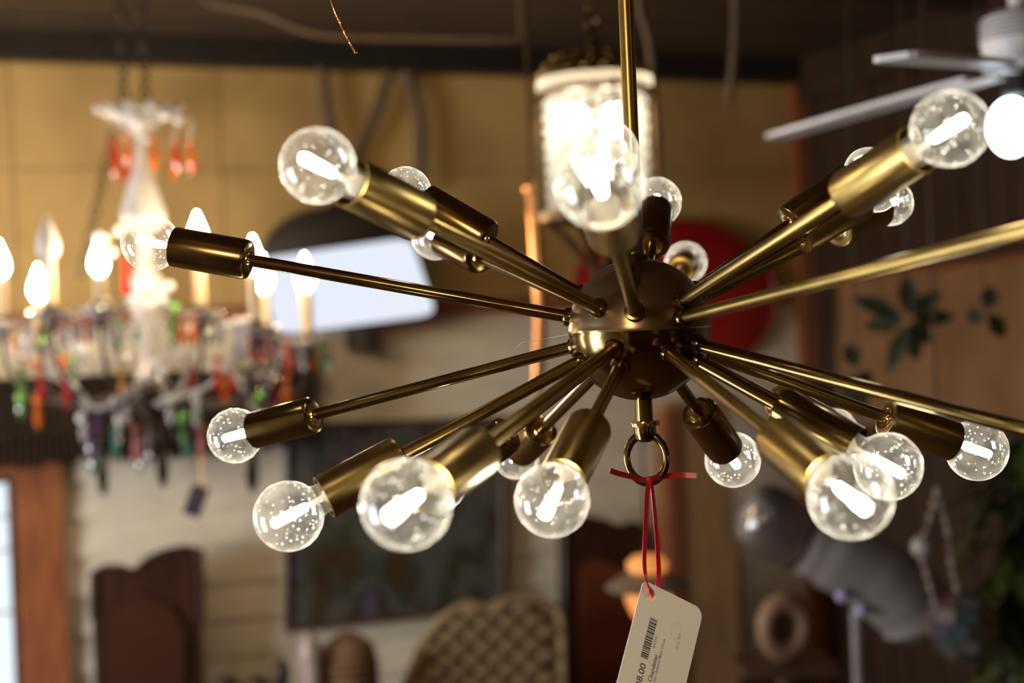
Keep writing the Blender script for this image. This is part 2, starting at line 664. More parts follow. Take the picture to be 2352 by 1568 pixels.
# shared bulb / socket meshes, local +Z pointing outward; origin at the socket mouth
SR, SL = BR * .665, BR * 2 * 1.30
sock = MB().lathe([(.0049, -SL), (.0086, -SL), (.0086, -SL - .0012), (.0049, -SL - .0012)], 24)
sock = MB()
sock.lathe([(.0050, -SL + .001), (.0052, -SL), (SR * .82, -SL), (SR * .94, -SL + .0008), (SR, -SL + .0032), (SR, 0), (SR * .93, 0), (SR * .93, -SL + .01),
            (.004, -SL + .01)], 40, cap=False)
sock_me = [sock.mesh('socket', mm) for mm in (BRASS, BRASS_D)]
bush_me = MB().lathe([(.0047, -SL - .0024), (.0066, -SL - .0022), (.0072, -SL - .0010), (.0092, -SL - .0008), (.0094, -SL + .0004), (.0047, -SL + .0004)], 28).mesh('bushing', BRASS_IN)
# globe with a short neck; origin at the globe centre, neck toward -Z
gp = [(.0095, -BR * 2.0), (.0095, -BR * 1.28), (.0098, -BR * 1.02)]
a0 = math.asin(.0102 / BR)
for i in range(0, 25):
    a = -PI + a0 + (PI - a0) * i / 24
    gp.append((max(BR * math.sin(-a), .0002), BR * math.cos(a)))
globe_me = MB().lathe(gp, 48, cap=False).mesh('bulb', BULB)
fil_me = MB().lathe([(.0005, -BR * .62), (.0026, -BR * .55), (.0031, -BR * .2), (.0031, BR * .42), (.0026, BR * .5), (.0005, BR * .54)], 14).mesh('filament', FIL)
stem_me = MB().lathe([(.0072, -BR * 2.2), (.0074, -BR * 1.5), (.0070, -BR * 1.35), (.0022, -BR * 1.1), (.0016, -BR * .6)], 16).mesh('bulb_base', PORC)

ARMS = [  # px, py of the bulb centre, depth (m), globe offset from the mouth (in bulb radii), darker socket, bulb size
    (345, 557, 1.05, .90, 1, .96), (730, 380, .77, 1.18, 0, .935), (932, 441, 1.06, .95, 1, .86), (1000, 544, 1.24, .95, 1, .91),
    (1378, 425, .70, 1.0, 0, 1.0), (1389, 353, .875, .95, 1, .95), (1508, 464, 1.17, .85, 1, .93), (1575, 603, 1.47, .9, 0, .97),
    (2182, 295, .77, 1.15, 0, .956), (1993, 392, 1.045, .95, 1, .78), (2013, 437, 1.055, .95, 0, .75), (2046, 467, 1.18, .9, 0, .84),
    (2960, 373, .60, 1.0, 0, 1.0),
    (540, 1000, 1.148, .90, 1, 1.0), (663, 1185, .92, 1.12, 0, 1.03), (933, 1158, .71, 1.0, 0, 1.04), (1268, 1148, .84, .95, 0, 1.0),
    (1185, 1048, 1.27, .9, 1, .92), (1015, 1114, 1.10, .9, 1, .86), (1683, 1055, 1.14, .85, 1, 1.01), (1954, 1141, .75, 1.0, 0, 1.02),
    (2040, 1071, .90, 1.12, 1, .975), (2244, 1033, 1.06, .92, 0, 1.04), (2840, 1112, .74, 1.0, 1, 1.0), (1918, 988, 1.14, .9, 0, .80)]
for px, py, zz, off, dk, bs in ARMS:
    B = P(px, py, zz)
    d = (B - HUB).normalized()
    Lb = (B - HUB).length
    mouth = Lb - BR * bs * off
    base = mouth - SL
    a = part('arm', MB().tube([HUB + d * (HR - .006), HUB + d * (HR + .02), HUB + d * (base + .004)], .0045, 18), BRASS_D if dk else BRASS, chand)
    part('arm_collar', MB().lathe([(.0046, HR - .003), (.0068, HR - .0025), (.0070, HR + .0022), (.0060, HR + .0040), (.0046, HR + .0042)], 22, aim(HUB, d)), BRASS_D, a)
    rot = random.uniform(0, 6)
    mm_ = aim(HUB + d * mouth, d) @ Matrix.Rotation(rot, 4, 'Z')
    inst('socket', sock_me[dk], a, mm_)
    inst('bushing', bush_me, a, mm_)
    mb_ = aim(B, d) @ Matrix.Rotation(rot, 4, 'Z') @ Matrix.Scale(bs, 4)
    b_ = bpy.data.objects.new('bulb', globe_me)
    COL.objects.link(b_)
    b_.parent = chand
    b_.matrix_local = Matrix.Translation(-HUB) @ mb_
    for nm, me in (('filament', fil_me), ('bulb_base', stem_me)):
        c_ = bpy.data.objects.new(nm, me)
        COL.objects.link(c_)
        c_.parent = b_

# ------------------------------------------------------------------ red ribbon and price tag


def ribbon(mb, pts, width, normals):
    """flat strip with thickness through pts, wide along cross(normal, tangent)"""
    n = len(pts)
    v = []
    th = .00025
    for i, p in enumerate(pts):
        t = (pts[min(i + 1, n - 1)] - pts[max(i - 1, 0)]).normalized()
        w = normals[i].cross(t).normalized() * (width / 2)
        q = t.cross(w).normalized() * th
        v += [p + w + q, p - w + q, p - w - q, p + w - q]
    f = []
    for i in range(n - 1):
        for k in range(4):
            f.append((i * 4 + k, i * 4 + (k + 1) % 4, i * 4 + 4 + (k + 1) % 4, i * 4 + 4 + k))
    f += [(3, 2, 1, 0), tuple((n - 1) * 4 + k for k in range(4))]
    mb.add(v, f)


def twist(n, a0, a1):
    out = []
    for i in range(n):
        a = math.radians(a0 + (a1 - a0) * i / (n - 1))
        out.append(-fwd * math.cos(a) + right * math.sin(a))
    return out


rb = MB()
zt_ = .988
for pl, a0, a1 in (
        ([(1493, 1102, zt_), (1487, 1130, .99), (1484, 1190, .99), (1481, 1250, .99), (1480, 1292, .99), (1483, 1325, .988), (1490, 1347, .9815), (1497, 1360, .9825), (1500, 1366, .990)], 0, 70),
        ([(1495, 1102, .994), (1500, 1140, .996), (1507, 1215, .998), (1511, 1270, 1.0), (1513, 1310, 1.002), (1511, 1340, 1.004), (1502, 1364, 1.0)], 50, 10)):
    pts = crv([P(*q) for q in pl], 6)
    ribbon(rb, pts, 11.5 * s_, twist(len(pts), a0, a1))
for pl in ([(1401, 1080, .978), (1420, 1087, .979), (1450, 1094, .980), (1478, 1102, .982), (1494, 1101, .984)],
           [(1494, 1101, .984), (1510, 1096, .99), (1530, 1093, 1.003), (1565, 1091, 1.006), (1600, 1092, 1.004)]):
    pts = crv([P(*q) for q in pl], 6)
    nn = []
    ribbon(rb, pts, 12.5 * s_, [-fwd + up * .25 for _ in pts])
rb.ball(P(1493, 1100, .9825), 9 * s_, 10, 8, (1.15, .6, .75))
solo('ribbon', rb, RIB, 'narrow red satin ribbon knotted on the brass ring above the price tag', 'ribbon', loc=P(1493, 1100, .984))

A2, B2, TZ = (-.305, .952), (.874, .486), .44
O3 = P(1478, 1331, .985)


def tagp(u, v, n=0.0):
    x, y = u * B2[0] + v * A2[0], u * B2[1] + v * A2[1]
    zz = u * TZ - v * TZ
    k = .985 / F
    return O3 + (right * x - up * y + fwd * zz) * k + TN * n


def tagv(u, v):
    x, y = u * B2[0] + v * A2[0], u * B2[1] + v * A2[1]
    return (right * x - up * y + fwd * (u * TZ - v * TZ)) * (.985 / F)


TU, TV = tagv(1, 0), tagv(0, 1)
TN = TV.cross(TU).normalized()
if TN.dot(fwd) > 0:
    TN = -TN
tagt = thing('price_tag', 'cream card price tag with barcode hanging from the red ribbon', 'tag', O3)
TWD, TLN = 170, 292


def rrect(w, h, rads, n=6):
    pts = []
    for (cx, cy, a, r) in ((rads[0], rads[0], PI, rads[0]), (w - rads[1], rads[1], 1.5 * PI, rads[1]), (w - rads[2], h - rads[2], 0, rads[2]), (rads[3], h - rads[3], .5 * PI, rads[3])):
        for i in range(n + 1):
            q = a + .5 * PI * i / n
            pts.append((cx + r * math.cos(q), cy + r * math.sin(q)))
    return pts


outer = rrect(TWD, TLN, (12, 24, 20, 12))
hole = [(31 + 9 * math.cos(2 * PI * i / 28), 24 + 9.5 * math.sin(2 * PI * i / 28)) for i in range(28)]
# card with a punched hole: ring of quads from the hole outward to matching outline points
import bisect
cxh, cyh = 31, 24
oa = sorted([(math.atan2(y - cyh, x - cxh), x, y) for x, y in outer])
ha = [(math.atan2(y - cyh, x - cxh), x, y) for x, y in hole]


def outline_at(ang):
    best = None
    dx, dy = math.cos(ang), math.sin(ang)
    for i in range(len(outer)):
        x1, y1 = outer[i]
        x2, y2 = outer[(i + 1) % len(outer)]
        ex, ey = x2 - x1, y2 - y1
        det = dx * -ey + dy * ex
        if abs(det) < 1e-9:
            continue
        t = ((x1 - cxh) * -ey + (y1 - cyh) * ex) / det
        q = (dx * (y1 - cyh) - dy * (x1 - cxh)) / det
        if t > 0 and -1e-6 <= q <= 1 + 1e-6:
            best = t if best is None else min(best, t)
    return (cxh + dx * best, cyh + dy * best)


angs = sorted(set([round(a, 5) for a, _, _ in oa] + [round(a, 5) for a, _, _ in ha]))
v, f = [], []
n_ = len(angs)
th = .0004
for sgn in (0, 1):
    for a in angs:
        x, y = outline_at(a)
        v.append(tagp(cxh + 9 * math.cos(a), cyh + 9.5 * math.sin(a), -th * sgn))
        v.append(tagp(x, y, -th * sgn))
for i in range(n_):
    j = (i + 1) % n_
    f.append((2 * i, 2 * i + 1, 2 * j + 1, 2 * j))
    b = 2 * n_
    f.append((b + 2 * j, b + 2 * j + 1, b + 2 * i + 1, b + 2 * i))
    f.append((2 * i + 1, b + 2 * i + 1, b + 2 * j + 1, 2 * j + 1))
    f.append((2 * j, b + 2 * j, b + 2 * i, 2 * i))
card = part('card', MB().add(v, f), CARD, tagt, False)
bc = MB()
v0 = 67.0
rnd = random.Random(3)
while v0 < 152:
    w = rnd.choice((1.2, 1.2, 2.2, 3.2))
    bc.box(tagp(50, v0 + w / 2, .00006), TU * 9.8, TV * (w / 2), TN * .00004)
    v0 += w + rnd.choice((.9, 1.3, 1.3, 2.2))
part('barcode', bc, INK, tagt, False)


def text(body, u, v, size, material, bold=0.0, wid=None, name='printed_text'):
    """text running up the tag (toward smaller v), baseline at u, starting at v; wid = total length along v"""
    c = bpy.data.curves.new(name, 'FONT')
    c.body = body
    c.size = 1.0
    c.offset = bold
    ob = bpy.data.objects.new(name, c)
    COL.objects.link(ob)
    dg = bpy.context.evaluated_depsgraph_get()
    dg.update()
    me = bpy.data.meshes.new_from_object(ob.evaluated_get(dg))
    bpy.data.objects.remove(ob)
    xs = [q.co.x for q in me.vertices]
    ys = [q.co.y for q in me.vertices]
    sx = wid / (max(xs) - min(xs)) if wid else size / .72
    sy = size / .72
    x0 = min(xs)
    for q in me.vertices:
        q.co = tagp(u - q.co.y * sy, v - (q.co.x - x0) * sx, .00008) - O3
    me.materials.append(material)
    o = bpy.data.objects.new(name, me)
    COL.objects.link(o)
    o.parent = tagt
    return o


text('48.00', 59, 213, 15.5, INK, .010, 49)
text('Chandelier', 82.5, 193, 10.5, INK, .011, 60)
text('k', 82.5, 203, 10.5, INK, .011, 6.2)
text('Except Updated Main Wires', 91.5, 203, 7.6, INKG, .002, 107)
text('00X3MU', 70.5, 125, 7.5, INKG, .0, 26)
text('Circa 1957', 127, 105, 6.6, INKG, .0, 33)
m = MB()
m.torus(1, .14, frame(tagp(112, 70, .00002), TU * 14, TV * 18, TN * .0003), 28, 6)
part('faint_mark', m, INKF, tagt)

# fine cobweb strand and the copper wire end
solo('cobweb_strand', MB().tube(crv([P(1185, 800, 1.02), P(1200, 786, 1.0), P(1225, 783, 1.0), P(1260, 776, 1.0), P(1304, 768, .99)]), .00012, 5), mat('silk', (.6, .55, .5), None, 5, .4), 'hair-thin pale cobweb strand clinging to the left of the brass hub', 'cobweb')
cw = MB()
wpts = crv([P(735, -190, 1.06), P(748, -60, 1.06), P(761, 0, 1.06), P(783, 55, 1.06), P(803, 95, 1.06), P(818, 122, 1.06)], 14)
for ph in range(3):
    q = []
    for i, p in enumerate(wpts):
        t = (wpts[min(i + 1, len(wpts) - 1)] - wpts[max(i - 1, 0)]).normalized()
        a = t.orthogonal().normalized()
        b = t.cross(a)
        w = ph * 2 * PI / 3 + i * 1.1
        q.append(p + (a * math.cos(w) + b * math.sin(w)) * .0006)
    cw.tube(q, .0006, 6)
cw.tube(crv([wpts[0], wpts[0] + Vector((0, 0, .25)), Vector((wpts[0].x, wpts[0].y, CEIL))], 6), .0012, 8)
solo('copper_wire', cw, COPPER, 'loose twisted copper wire end hanging from the ceiling', 'wire', loc=wpts[-1])

# ------------------------------------------------------------------ crystal chandelier on the left
CZ = 3.6
k_ = CZ / F
CC = P(345, 880, CZ)
cry = thing('crystal_chandelier', 'crystal candle chandelier with coloured glass drops, hanging at the left', 'chandelier', CC)


def cax(y):
    """point on the vertical axis of the crystal chandelier at picture height y"""
    return Vector((CC.x, CC.y, P(345, y, CZ).z))


def clathe(pr, n=24):
    m = MB()
    m.lathe([(r * k_, cax(y).z - CC.z) for r, y in pr], n, Matrix.Translation(CC))
    return m


part('crown_dish', clathe([(8, 318), (20, 305), (40, 280), (60, 268), (78, 258), (74, 255), (50, 264), (30, 274), (8, 285)], 20), CRYST, cry, False)
part('shaft', clathe([(7, 318), (13, 330), (12, 355), (20, 385), (34, 430), (46, 470), (54, 498), (46, 515), (18, 540), (14, 600), (26, 625)], 20), CRYST, cry)
part('shaft', clathe([(26, 625), (44, 650), (50, 672), (42, 700), (28, 730), (20, 760), (18, 800), (24, 840), (36, 870), (20, 890)], 20), CRYST, cry)
part('hub', clathe([(8, 862), (40, 872), (52, 895), (42, 925), (20, 950), (8, 965)], 20), IRON, cry)
part('finial', clathe([(3, 965), (14, 980), (18, 1010), (10, 1040), (2, 1060)], 14), IRON, cry)


def chain(mb, p0, p1, size):
    d = (p1 - p0)
    n = max(3, int(d.length / (size * 1.35)))
    for i in range(n):
        c = p0 + d * ((i + .5) / n)
        mb.torus(size * .55, size * .14, aim(c, d.normalized().orthogonal() if i % 2 else d.normalized().cross(d.normalized().orthogonal())), 12, 5, 1.0)


for xx in (285, 335):
    m = MB()
    a = P(xx, 235, CZ)
    chain(m, a, Vector((a.x, a.y, CEIL)), .026)
    part('chain', m, IRON, cry, kind='stuff')
m = MB()
chain(m, P(262, 300, CZ + .2), P(182, 640, CZ + .2), .024)
part('chain', m, IRON, cry, kind='stuff')

bead_me = MB().ball((0, 0, 0), 1, 8, 6).mesh('bead', CRYST, False)


def beads(pts, r, name='bead_swag'):
    m = MB()
    for p in pts:
        m.ball(p, r, 7, 5)
    part(name, m, CRYST, cry, False)


GL = {}
for nm, c in (('red', (.75, .02, .015)), ('orange', (.95, .22, .015)), ('green', (.30, .75, .18)), ('teal', (.18, .62, .52)),
              ('purple', (.28, .12, .42)), ('pink', (.70, .25, .25)), ('clear', (.93, .93, .97)), ('dark', (.05, .035, .03)), ('amber', (.85, .42, .08))):
    GL[nm] = mat(nm + '_crystal', c, None, 10, .08, 0, 0.2)
    GD = globals().setdefault('GD', {})
    GD[nm] = mat(nm + '_drop', tuple(x * .62 for x in c) if nm in ('green', 'teal', 'purple') else c, None, 10, .08, 0, .75 if nm in ('green', 'teal', 'purple', 'clear') else .45)


def drop_mesh(c):
    m = MB()
    m.lathe([(.0005, -.066), (.006, -.058), (.0088, -.046), (.008, -.034), (.0048, -.014), (.002, -.004)], 8)
    m.ball((0, 0, .004), .0075, 8, 6)
    return m.mesh('crystal_drop', GD[c], False)


DROPM = {c: drop_mesh(c) for c in GL}


def drop(px, py, zz, c, s=1.0, ln=1.0):
    """hung drop whose upper bead is at picture point px, py"""
    o = bpy.data.objects.new('crystal_drop', DROPM[c])
    COL.objects.link(o)
    o.parent = cry
    o.matrix_local = Matrix.Translation(P(px, py, zz) - CC) @ Matrix.Rotation(random.uniform(0, 3), 4, 'Z') @ Matrix.Diagonal((s, s, s * ln, 1))


# candles: flame px, py, depth, lit, sleeve length px, dish below (px dy)
CAND = [(0, 600, 3.6, 1, 90), (112, 565, 3.30, 0, 100), (90, 655, 3.9, 1, 70), (228, 596, 3.3, 1, 60), (455, 535, 3.42, 1, 130),
        (583, 590, 3.35, 1, 110), (606, 632, 3.9, 1, 80), (702, 630, 3.6, 1, 100)]
for px, py, zz, lit, sl in CAND:
    kk = zz / F
    b0 = P(px, py + 38, zz)
    fs = .80 if lit else 1.05
    bot = b0 - UP * (sl * kk)
    fl = MB().lathe([(3 * kk, 0), (18 * kk, 12 * kk), (25 * kk, 30 * kk), (22 * kk, 52 * kk), (12 * kk, 78 * kk), (3 * kk, 100 * kk), (.5 * kk, 106 * kk)], 14, Matrix.Translation(b0) @ Matrix.Scale(fs, 4))
    s1 = part('candle_sleeve', MB().lathe([(13 * kk, 0), (13 * kk, sl * kk), (6 * kk, sl * kk + .002)], 14, Matrix.Translation(bot)), IVORY, cry)
    part('candle_bulb', fl, FLAME if lit else FROST, s1)
    cup = MB().lathe([(6 * kk, -62 * kk), (10 * kk, -55 * kk), (9 * kk, -40 * kk), (17 * kk, -22 * kk), (18 * kk, 2 * kk), (12 * kk, 4 * kk)], 14, Matrix.Translation(bot))
    part('candle_cup', cup, IRON, cry)
    dm = MB().lathe([(12 * kk, -14 * kk), (34 * kk, -8 * kk), (52 * kk, 6 * kk), (49 * kk, 8 * kk), (32 * kk, -3 * kk), (12 * kk, -8 * kk)], 14, Matrix.Translation(bot - UP * (20 * kk)))
    part('bobeche', dm, CRYST, cry, False)
    e0 = bot - UP * (62 * kk)
    dv = Vector((e0.x - CC.x, e0.y - CC.y, 0))
    dn = dv.normalized()
    c0 = CC + dn * .045
    part('arm', MB().tube(bez(c0, c0 + dn * (dv.length * .35) - UP * .09, e0 - UP * .16, e0, 16), [.0065] * 9 + [.0055] * 8, 10), IRON, cry)
    for a in range(6):
        w = a * PI / 3 + .4
        c = random.choice(['clear', 'clear', 'red', 'green', 'orange', 'clear', 'amber', 'pink'])
        q = bot - UP * (20 * kk) + Vector((math.cos(w), math.sin(w), 0)) * (48 * kk)
        o = bpy.data.objects.new('crystal_drop', DROPM[c])
        COL.objects.link(o)
        o.parent = cry
        o.matrix_local = Matrix.Translation(q - CC - UP * .008) @ Matrix.Rotation(w, 4, 'Z')
    # bead swags from the shaft to each dish
    p0 = cax(690)
    p3 = bot - UP * (14 * kk)
    sw = bez(p0, p0 * .7 + p3 * .3 - UP * .16, p0 * .3 + p3 * .7 - UP * .20, p3, 19)
    beads(sw[1:-1], .0062)
# crown beads and orange drops
for a in range(12):
    w = a * PI / 6
    q = cax(250) + Vector((math.cos(w), math.sin(w), 0)) * (95 * k_)
    beads([cax(300) + (q - cax(300)) * t for t in (.35, .55, .75, .92, 1.0)], .0095, 'bead_string')
for px, py, dz in ((262, 322, -.03), (292, 318, -.09), (288, 352, .07), (352, 322, -.1), (405, 328, -.09), (398, 350, .06), (437, 330, -.03), (440, 338, .05), (264, 350, .04), (352, 340, .1)):
    drop(px, py, CZ + dz, random.choice(['orange', 'orange', 'red', 'amber']), 1.15, .95)
    beads([P(px, py - 14 * i, CZ + dz) for i in (1, 2, 3, 4)], .004, 'bead_string')
DR = [(48, 830, 'green'), (46, 895, 'green'), (93, 850, 'red'), (86, 915, 'orange'), (148, 822, 'orange'), (168, 824, 'green'), (152, 875, 'red'), (228, 655, 'red'),
      (288, 610, 'red'), (455, 600, 'red'), (455, 650, 'red'), (403, 700, 'green'), (265, 742, 'green'), (312, 735, 'green'), (392, 735, 'green'), (206, 985, 'purple'),
      (212, 1020, 'teal'), (190, 950, 'clear'), (262, 990, 'teal'), (268, 955, 'clear'), (312, 990, 'pink'), (320, 1020, 'clear'), (420, 950, 'green'), (424, 985, 'teal'),
      (462, 985, 'pink'), (440, 850, 'red'), (500, 830, 'red'), (516, 865, 'orange'), (534, 835, 'red'), (552, 835, 'green'), (597, 905, 'green'), (640, 880, 'red'),
      (660, 870, 'orange'), (290, 905, 'clear'), (232, 1020, 'dark'), (370, 1005, 'dark'), (575, 1020, 'dark'), (345, 1000, 'purple'), (390, 910, 'clear'), (450, 910, 'clear'), (280, 850, 'amber'), (225, 930, 'purple')]
for px, py, c in DR:
    drop(px, py, CZ if px == 462 else CZ + random.uniform(-.25, .05), c, 1.6 if c == 'dark' else 1.15, 1.2 if c == 'dark' else 1.0)
GLINTS = [(48, 913, 'green', 15), (403, 708, 'green', 14), (423, 960, 'green', 17), (595, 918, 'green', 16), (265, 745, 'green', 13), (168, 828, 'green', 13), (148, 832, 'orange', 16),
      (150, 878, 'red', 13), (455, 668, 'red', 15), (88, 918, 'orange', 15), (657, 908, 'orange', 14), (230, 678, 'red', 13), (295, 668, 'red', 14), (82, 832, 'amber', 13), (510, 884, 'amber', 14),
      (265, 922, 'clear', 15), (275, 966, 'clear', 14), (188, 960, 'clear', 15), (320, 1050, 'clear', 14), (392, 920, 'clear', 15), (450, 916, 'clear', 14), (545, 740, 'clear', 14),
      (565, 736, 'clear', 13), (520, 748, 'clear', 13), (590, 800, 'clear', 16), (625, 800, 'clear', 15), (470, 765, 'clear', 17), (445, 752, 'clear', 16), (90, 775, 'clear', 15),
      (60, 782, 'clear', 14), (190, 805, 'clear', 16), (170, 792, 'clear', 14), (130, 790, 'clear', 13), (240, 690, 'clear', 13), (220, 700, 'clear', 13), (228, 545, 'clear', 17), (240, 552, 'clear', 15),
      (258, 580, 'clear', 13), (272, 530, 'clear', 14), (330, 655, 'clear', 20), (372, 690, 'clear', 18), (388, 660, 'clear', 17), (345, 700, 'clear', 16), (378, 262, 'clear', 17), (410, 275, 'clear', 15), (300, 265, 'clear', 16),
      (275, 262, 'clear', 15), (318, 280, 'clear', 15), (335, 320, 'clear', 13), (360, 830, 'clear', 14), (375, 850, 'clear', 14), (348, 870, 'clear', 13)]
for px, py, c, r in GLINTS:  # bright opaque balls stand in for out-of-focus glints on the crystals
    part('glint_ball', MB().ball(P(px, py, CZ - .16 if py > 500 else CZ - .08), r * .8 * k_, 9, 6), GL[c], cry)
SW = [[(120, 820), (175, 890), (215, 935), (262, 925), (330, 875), (400, 800)], [(370, 930), (430, 905), (480, 885), (530, 830)],
      [(530, 850), (560, 890), (590, 940), (620, 880), (650, 815)], [(300, 700), (330, 780), (340, 850), (320, 900)], [(390, 700), (365, 780), (355, 850), (380, 910)],
      [(60, 800), (100, 850), (150, 880), (200, 930)], [(450, 770), (430, 850), (410, 900), (360, 925)]]
for i, q in enumerate(SW):
    beads(crv([P(x, y, CZ - .22 + .02 * i) for x, y in q], 5), .0075)
sg = thing('string_tag', 'small dark purple tag on a string under the crystal chandelier', 'tag', P(470, 1110, CZ))
part('string', MB().tube([P(462, 985, CZ), P(463, 1060, CZ), P(466, 1118, CZ)], .0025, 6), COPPER, sg)
ta, tb = (right * .94 - up * .34) * k_, (-right * .34 - up * .94) * k_
m = MB()
m.prism([(-20, 0), (-14, -8), (14, -8), (20, 0), (20, 66), (-20, 66)], P(460, 1122, CZ), ta, -tb * -1, fwd, .003)
part('card', m, mat('purple_card', (.035, .022, .035), None, 5, .6), sg, False)

# ------------------------------------------------------------------ dark fringed canopy behind the crystal chandelier
DZ = .34
CAND_D = mat('black_brown', (.010, .006, .004), (.020, .012, .007), 30, .8, spec=.15)
cn = thing('fringed_canopy', 'dark brown fringed canopy hung on the wall behind the crystal chandelier', 'canopy', W(330, 960, .1))
cs0, cs1 = ws(-420, 900, .2), ws(722, 900, .2)
cz0, cz1 = W(350, 985, .2).z, W(350, 872, .2).z
m = MB()
m.box(wp((cs0 + cs1) / 2, .12, (cz0 + cz1) / 2), WD * ((cs1 - cs0) / 2), WN * .12, UP * ((cz1 - cz0) / 2))
part('board', m, CAND_D, cn, False)
m = MB()
m.box(wp((cs0 + cs1) / 2, .125, cz1 + .01), WD * ((cs1 - cs0) / 2 + .01), WN * .135, UP * .012)
part('moulding', m, CAND_D, cn, False)
m = MB()
m.box(wp(cs1 - .05, .10, (W(700, 790, .2).z + cz0) / 2), WD * .05, WN * .10, UP * ((W(700, 790, .2).z - cz0) / 2))
part('end_post', m, CAND_D, cn, False)
tas = MB()
tas.lathe([(.002, 0), (.008, -.005), (.010, -.03), (.012, -.075), (.010, -.098), (.003, -.105)], 8)
tas_me = tas.mesh('tassel', CAND_D)
x = cs0 + .02
while x < cs1:
    inst('tassel', tas_me, cn, Matrix.Translation(wp(x, .235, cz0 + .01)) @ Matrix.Diagonal((1, 1, random.uniform(.85, 1.1), 1)))
    x += .023
for px, ln in ((232, 1.7), (372, 1.15), (578, 1.6)):
    o = inst('iron_drop', tas_me, cn, Matrix.Translation(W(px, 1010, .26)) @ Matrix.Diagonal((1.5, 1.5, ln, 1)))

# ------------------------------------------------------------------ lit screen under a dark dome shade
sz = W(800, 660, .25)
scr = thing('lit_screen', 'tilted glowing white screen under the dark dome shade', 'screen', sz)


def wq(px, py, off):
    return W(px, py, off)


def quadbox(mb, pts, depth, rnd_=0.0):
    """rounded plate through the picture points pts, lying parallel to the wall and depth thick"""
    v = list(pts)
    ctr = sum(v, Vector()) / len(v)
    out = []
    n = len(v)
    for i in range(n):
        a, b, c = v[i - 1], v[i], v[(i + 1) % n]
        e0 = b + (a - b) * rnd_
        e1 = b + (c - b) * rnd_
        for t in (0, .25, .5, .75, 1):
            out.append(e0 * (1 - t) ** 2 + b * 2 * t * (1 - t) + e1 * t * t)
    k = len(out)
    vv = out + [p - WN * depth for p in out]
    f = [tuple(range(k)), tuple(range(2 * k - 1, k - 1, -1))] + [(i, i + k, (i + 1) % k + k, (i + 1) % k) for i in range(k)]
    mb.add(vv, f)


SC = [(592, 594), (944, 545), (1002, 722), (636, 770)]
quadbox(m := MB(), [W(x, y, .30) for x, y in ((586, 588), (948, 539), (1008, 727), (632, 777))], .02, .12)
part('housing', m, BLK, scr, False)
quadbox(m := MB(), [W(x, y, .306) for x, y in SC], .004, .12)
part('screen', m, emission('screen_glow', (.84, .88, 1.0), 0.98), scr, False)
a, b = W(850, 735, .27), W(850, 805, .27)
part('mount', MB().box((a + b) / 2 - WN * .125, WD * .02, WN * .135, UP * ((a.z - b.z) / 2)), BLK, scr, False)
# dome shade
kd = 1.55e-3
dc = W(775, 590, .10)
dome = thing('dome_shade', 'wide dark half-round metal shade behind the glowing screen', 'lampshade', dc)
kd = 5.0 / F
m = MB()
pr = []
for i in range(0, 13):
    a = PI / 2 * i / 12
    pr.append((max(178 * kd * math.cos(a), .001), 118 * kd * math.sin(a)))
pr2 = [(r * .96, z_ * .95) for r, z_ in reversed(pr)]
m.lathe(pr, 40, Matrix.Translation(dc) @ Matrix.Rotation(YAW, 4, 'Z') @ Matrix.Diagonal((1, .26, 1, 1)), cap=False)
m.lathe([(178 * kd, 0), (180 * kd, -.004), (176 * kd, -.006), (170 * kd, 0)], 40, Matrix.Translation(dc) @ Matrix.Rotation(YAW, 4, 'Z') @ Matrix.Diagonal((1, .26, 1, 1)), cap=False)
part('shade', m, mat('dark_shade', (.022, .016, .013), (.035, .025, .02), 6, .6), dome)
part('bracket', MB().tube([dc + UP * (110 * kd), dc + UP * (122 * kd), dc + UP * (122 * kd) - WN * .075], .012, 8), BLK, dome)

# ------------------------------------------------------------------ dark brown tubes running down in front of the ochre panels
STRAND = mat('brown_strand', (.09, .055, .028), (.12, .075, .04), 30, .7)
for pl, lb in (([(735, 120), (742, 190), (750, 260), (765, 330), (780, 420)], 'dark cable running straight down above the nearest left globe bulb'),
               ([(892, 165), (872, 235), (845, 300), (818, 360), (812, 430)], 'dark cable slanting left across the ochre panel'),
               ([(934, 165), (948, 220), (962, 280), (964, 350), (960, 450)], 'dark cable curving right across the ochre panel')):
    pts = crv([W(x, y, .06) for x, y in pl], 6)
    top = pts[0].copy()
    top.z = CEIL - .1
    solo('dark_streak', MB().tube([top] + pts, .020, 8), STRAND, lb, 'streak', 'dark streaks on the ochre wall', loc=pts[0])
# ceiling wires
for pl, lb in (([(470, 5), (600, 30), (720, 75), (900, 85), (1200, 90)], 'brown electric wire sagging along the ceiling above the ochre wall'),
               ([(1690, 30), (1686, 120), (1674, 240)], 'thin tan cord hanging from the ceiling near the dark corner'),
               ([(1470, 25), (1490, 90), (1500, 200)], 'thin tan cord hanging beside the brass stem')):
    pts = crv([P(x, y, 3.9 if len(pl) > 3 else 3.4) for x, y in pl], 6)
    if len(pl) == 3:
        pts = [Vector((pts[0].x, pts[0].y, CEIL))] + pts
    else:
        pts = [Vector((pts[0].x, pts[0].y, CEIL))] + pts + [Vector((pts[-1].x, pts[-1].y, CEIL))]
    solo('ceiling_wire', MB().tube(pts, .010, 8), STRAND, lb, 'wire', loc=pts[0])

# ------------------------------------------------------------------ crystal lantern behind the stem
LZ = 2.8
kl = LZ / F
LC = P(1370, 326, LZ)
lan = thing('lantern', 'bronze lantern of lit crystal beads hanging behind the brass stem', 'lantern', LC)


def lz(y):
    return (340 - y) * kl


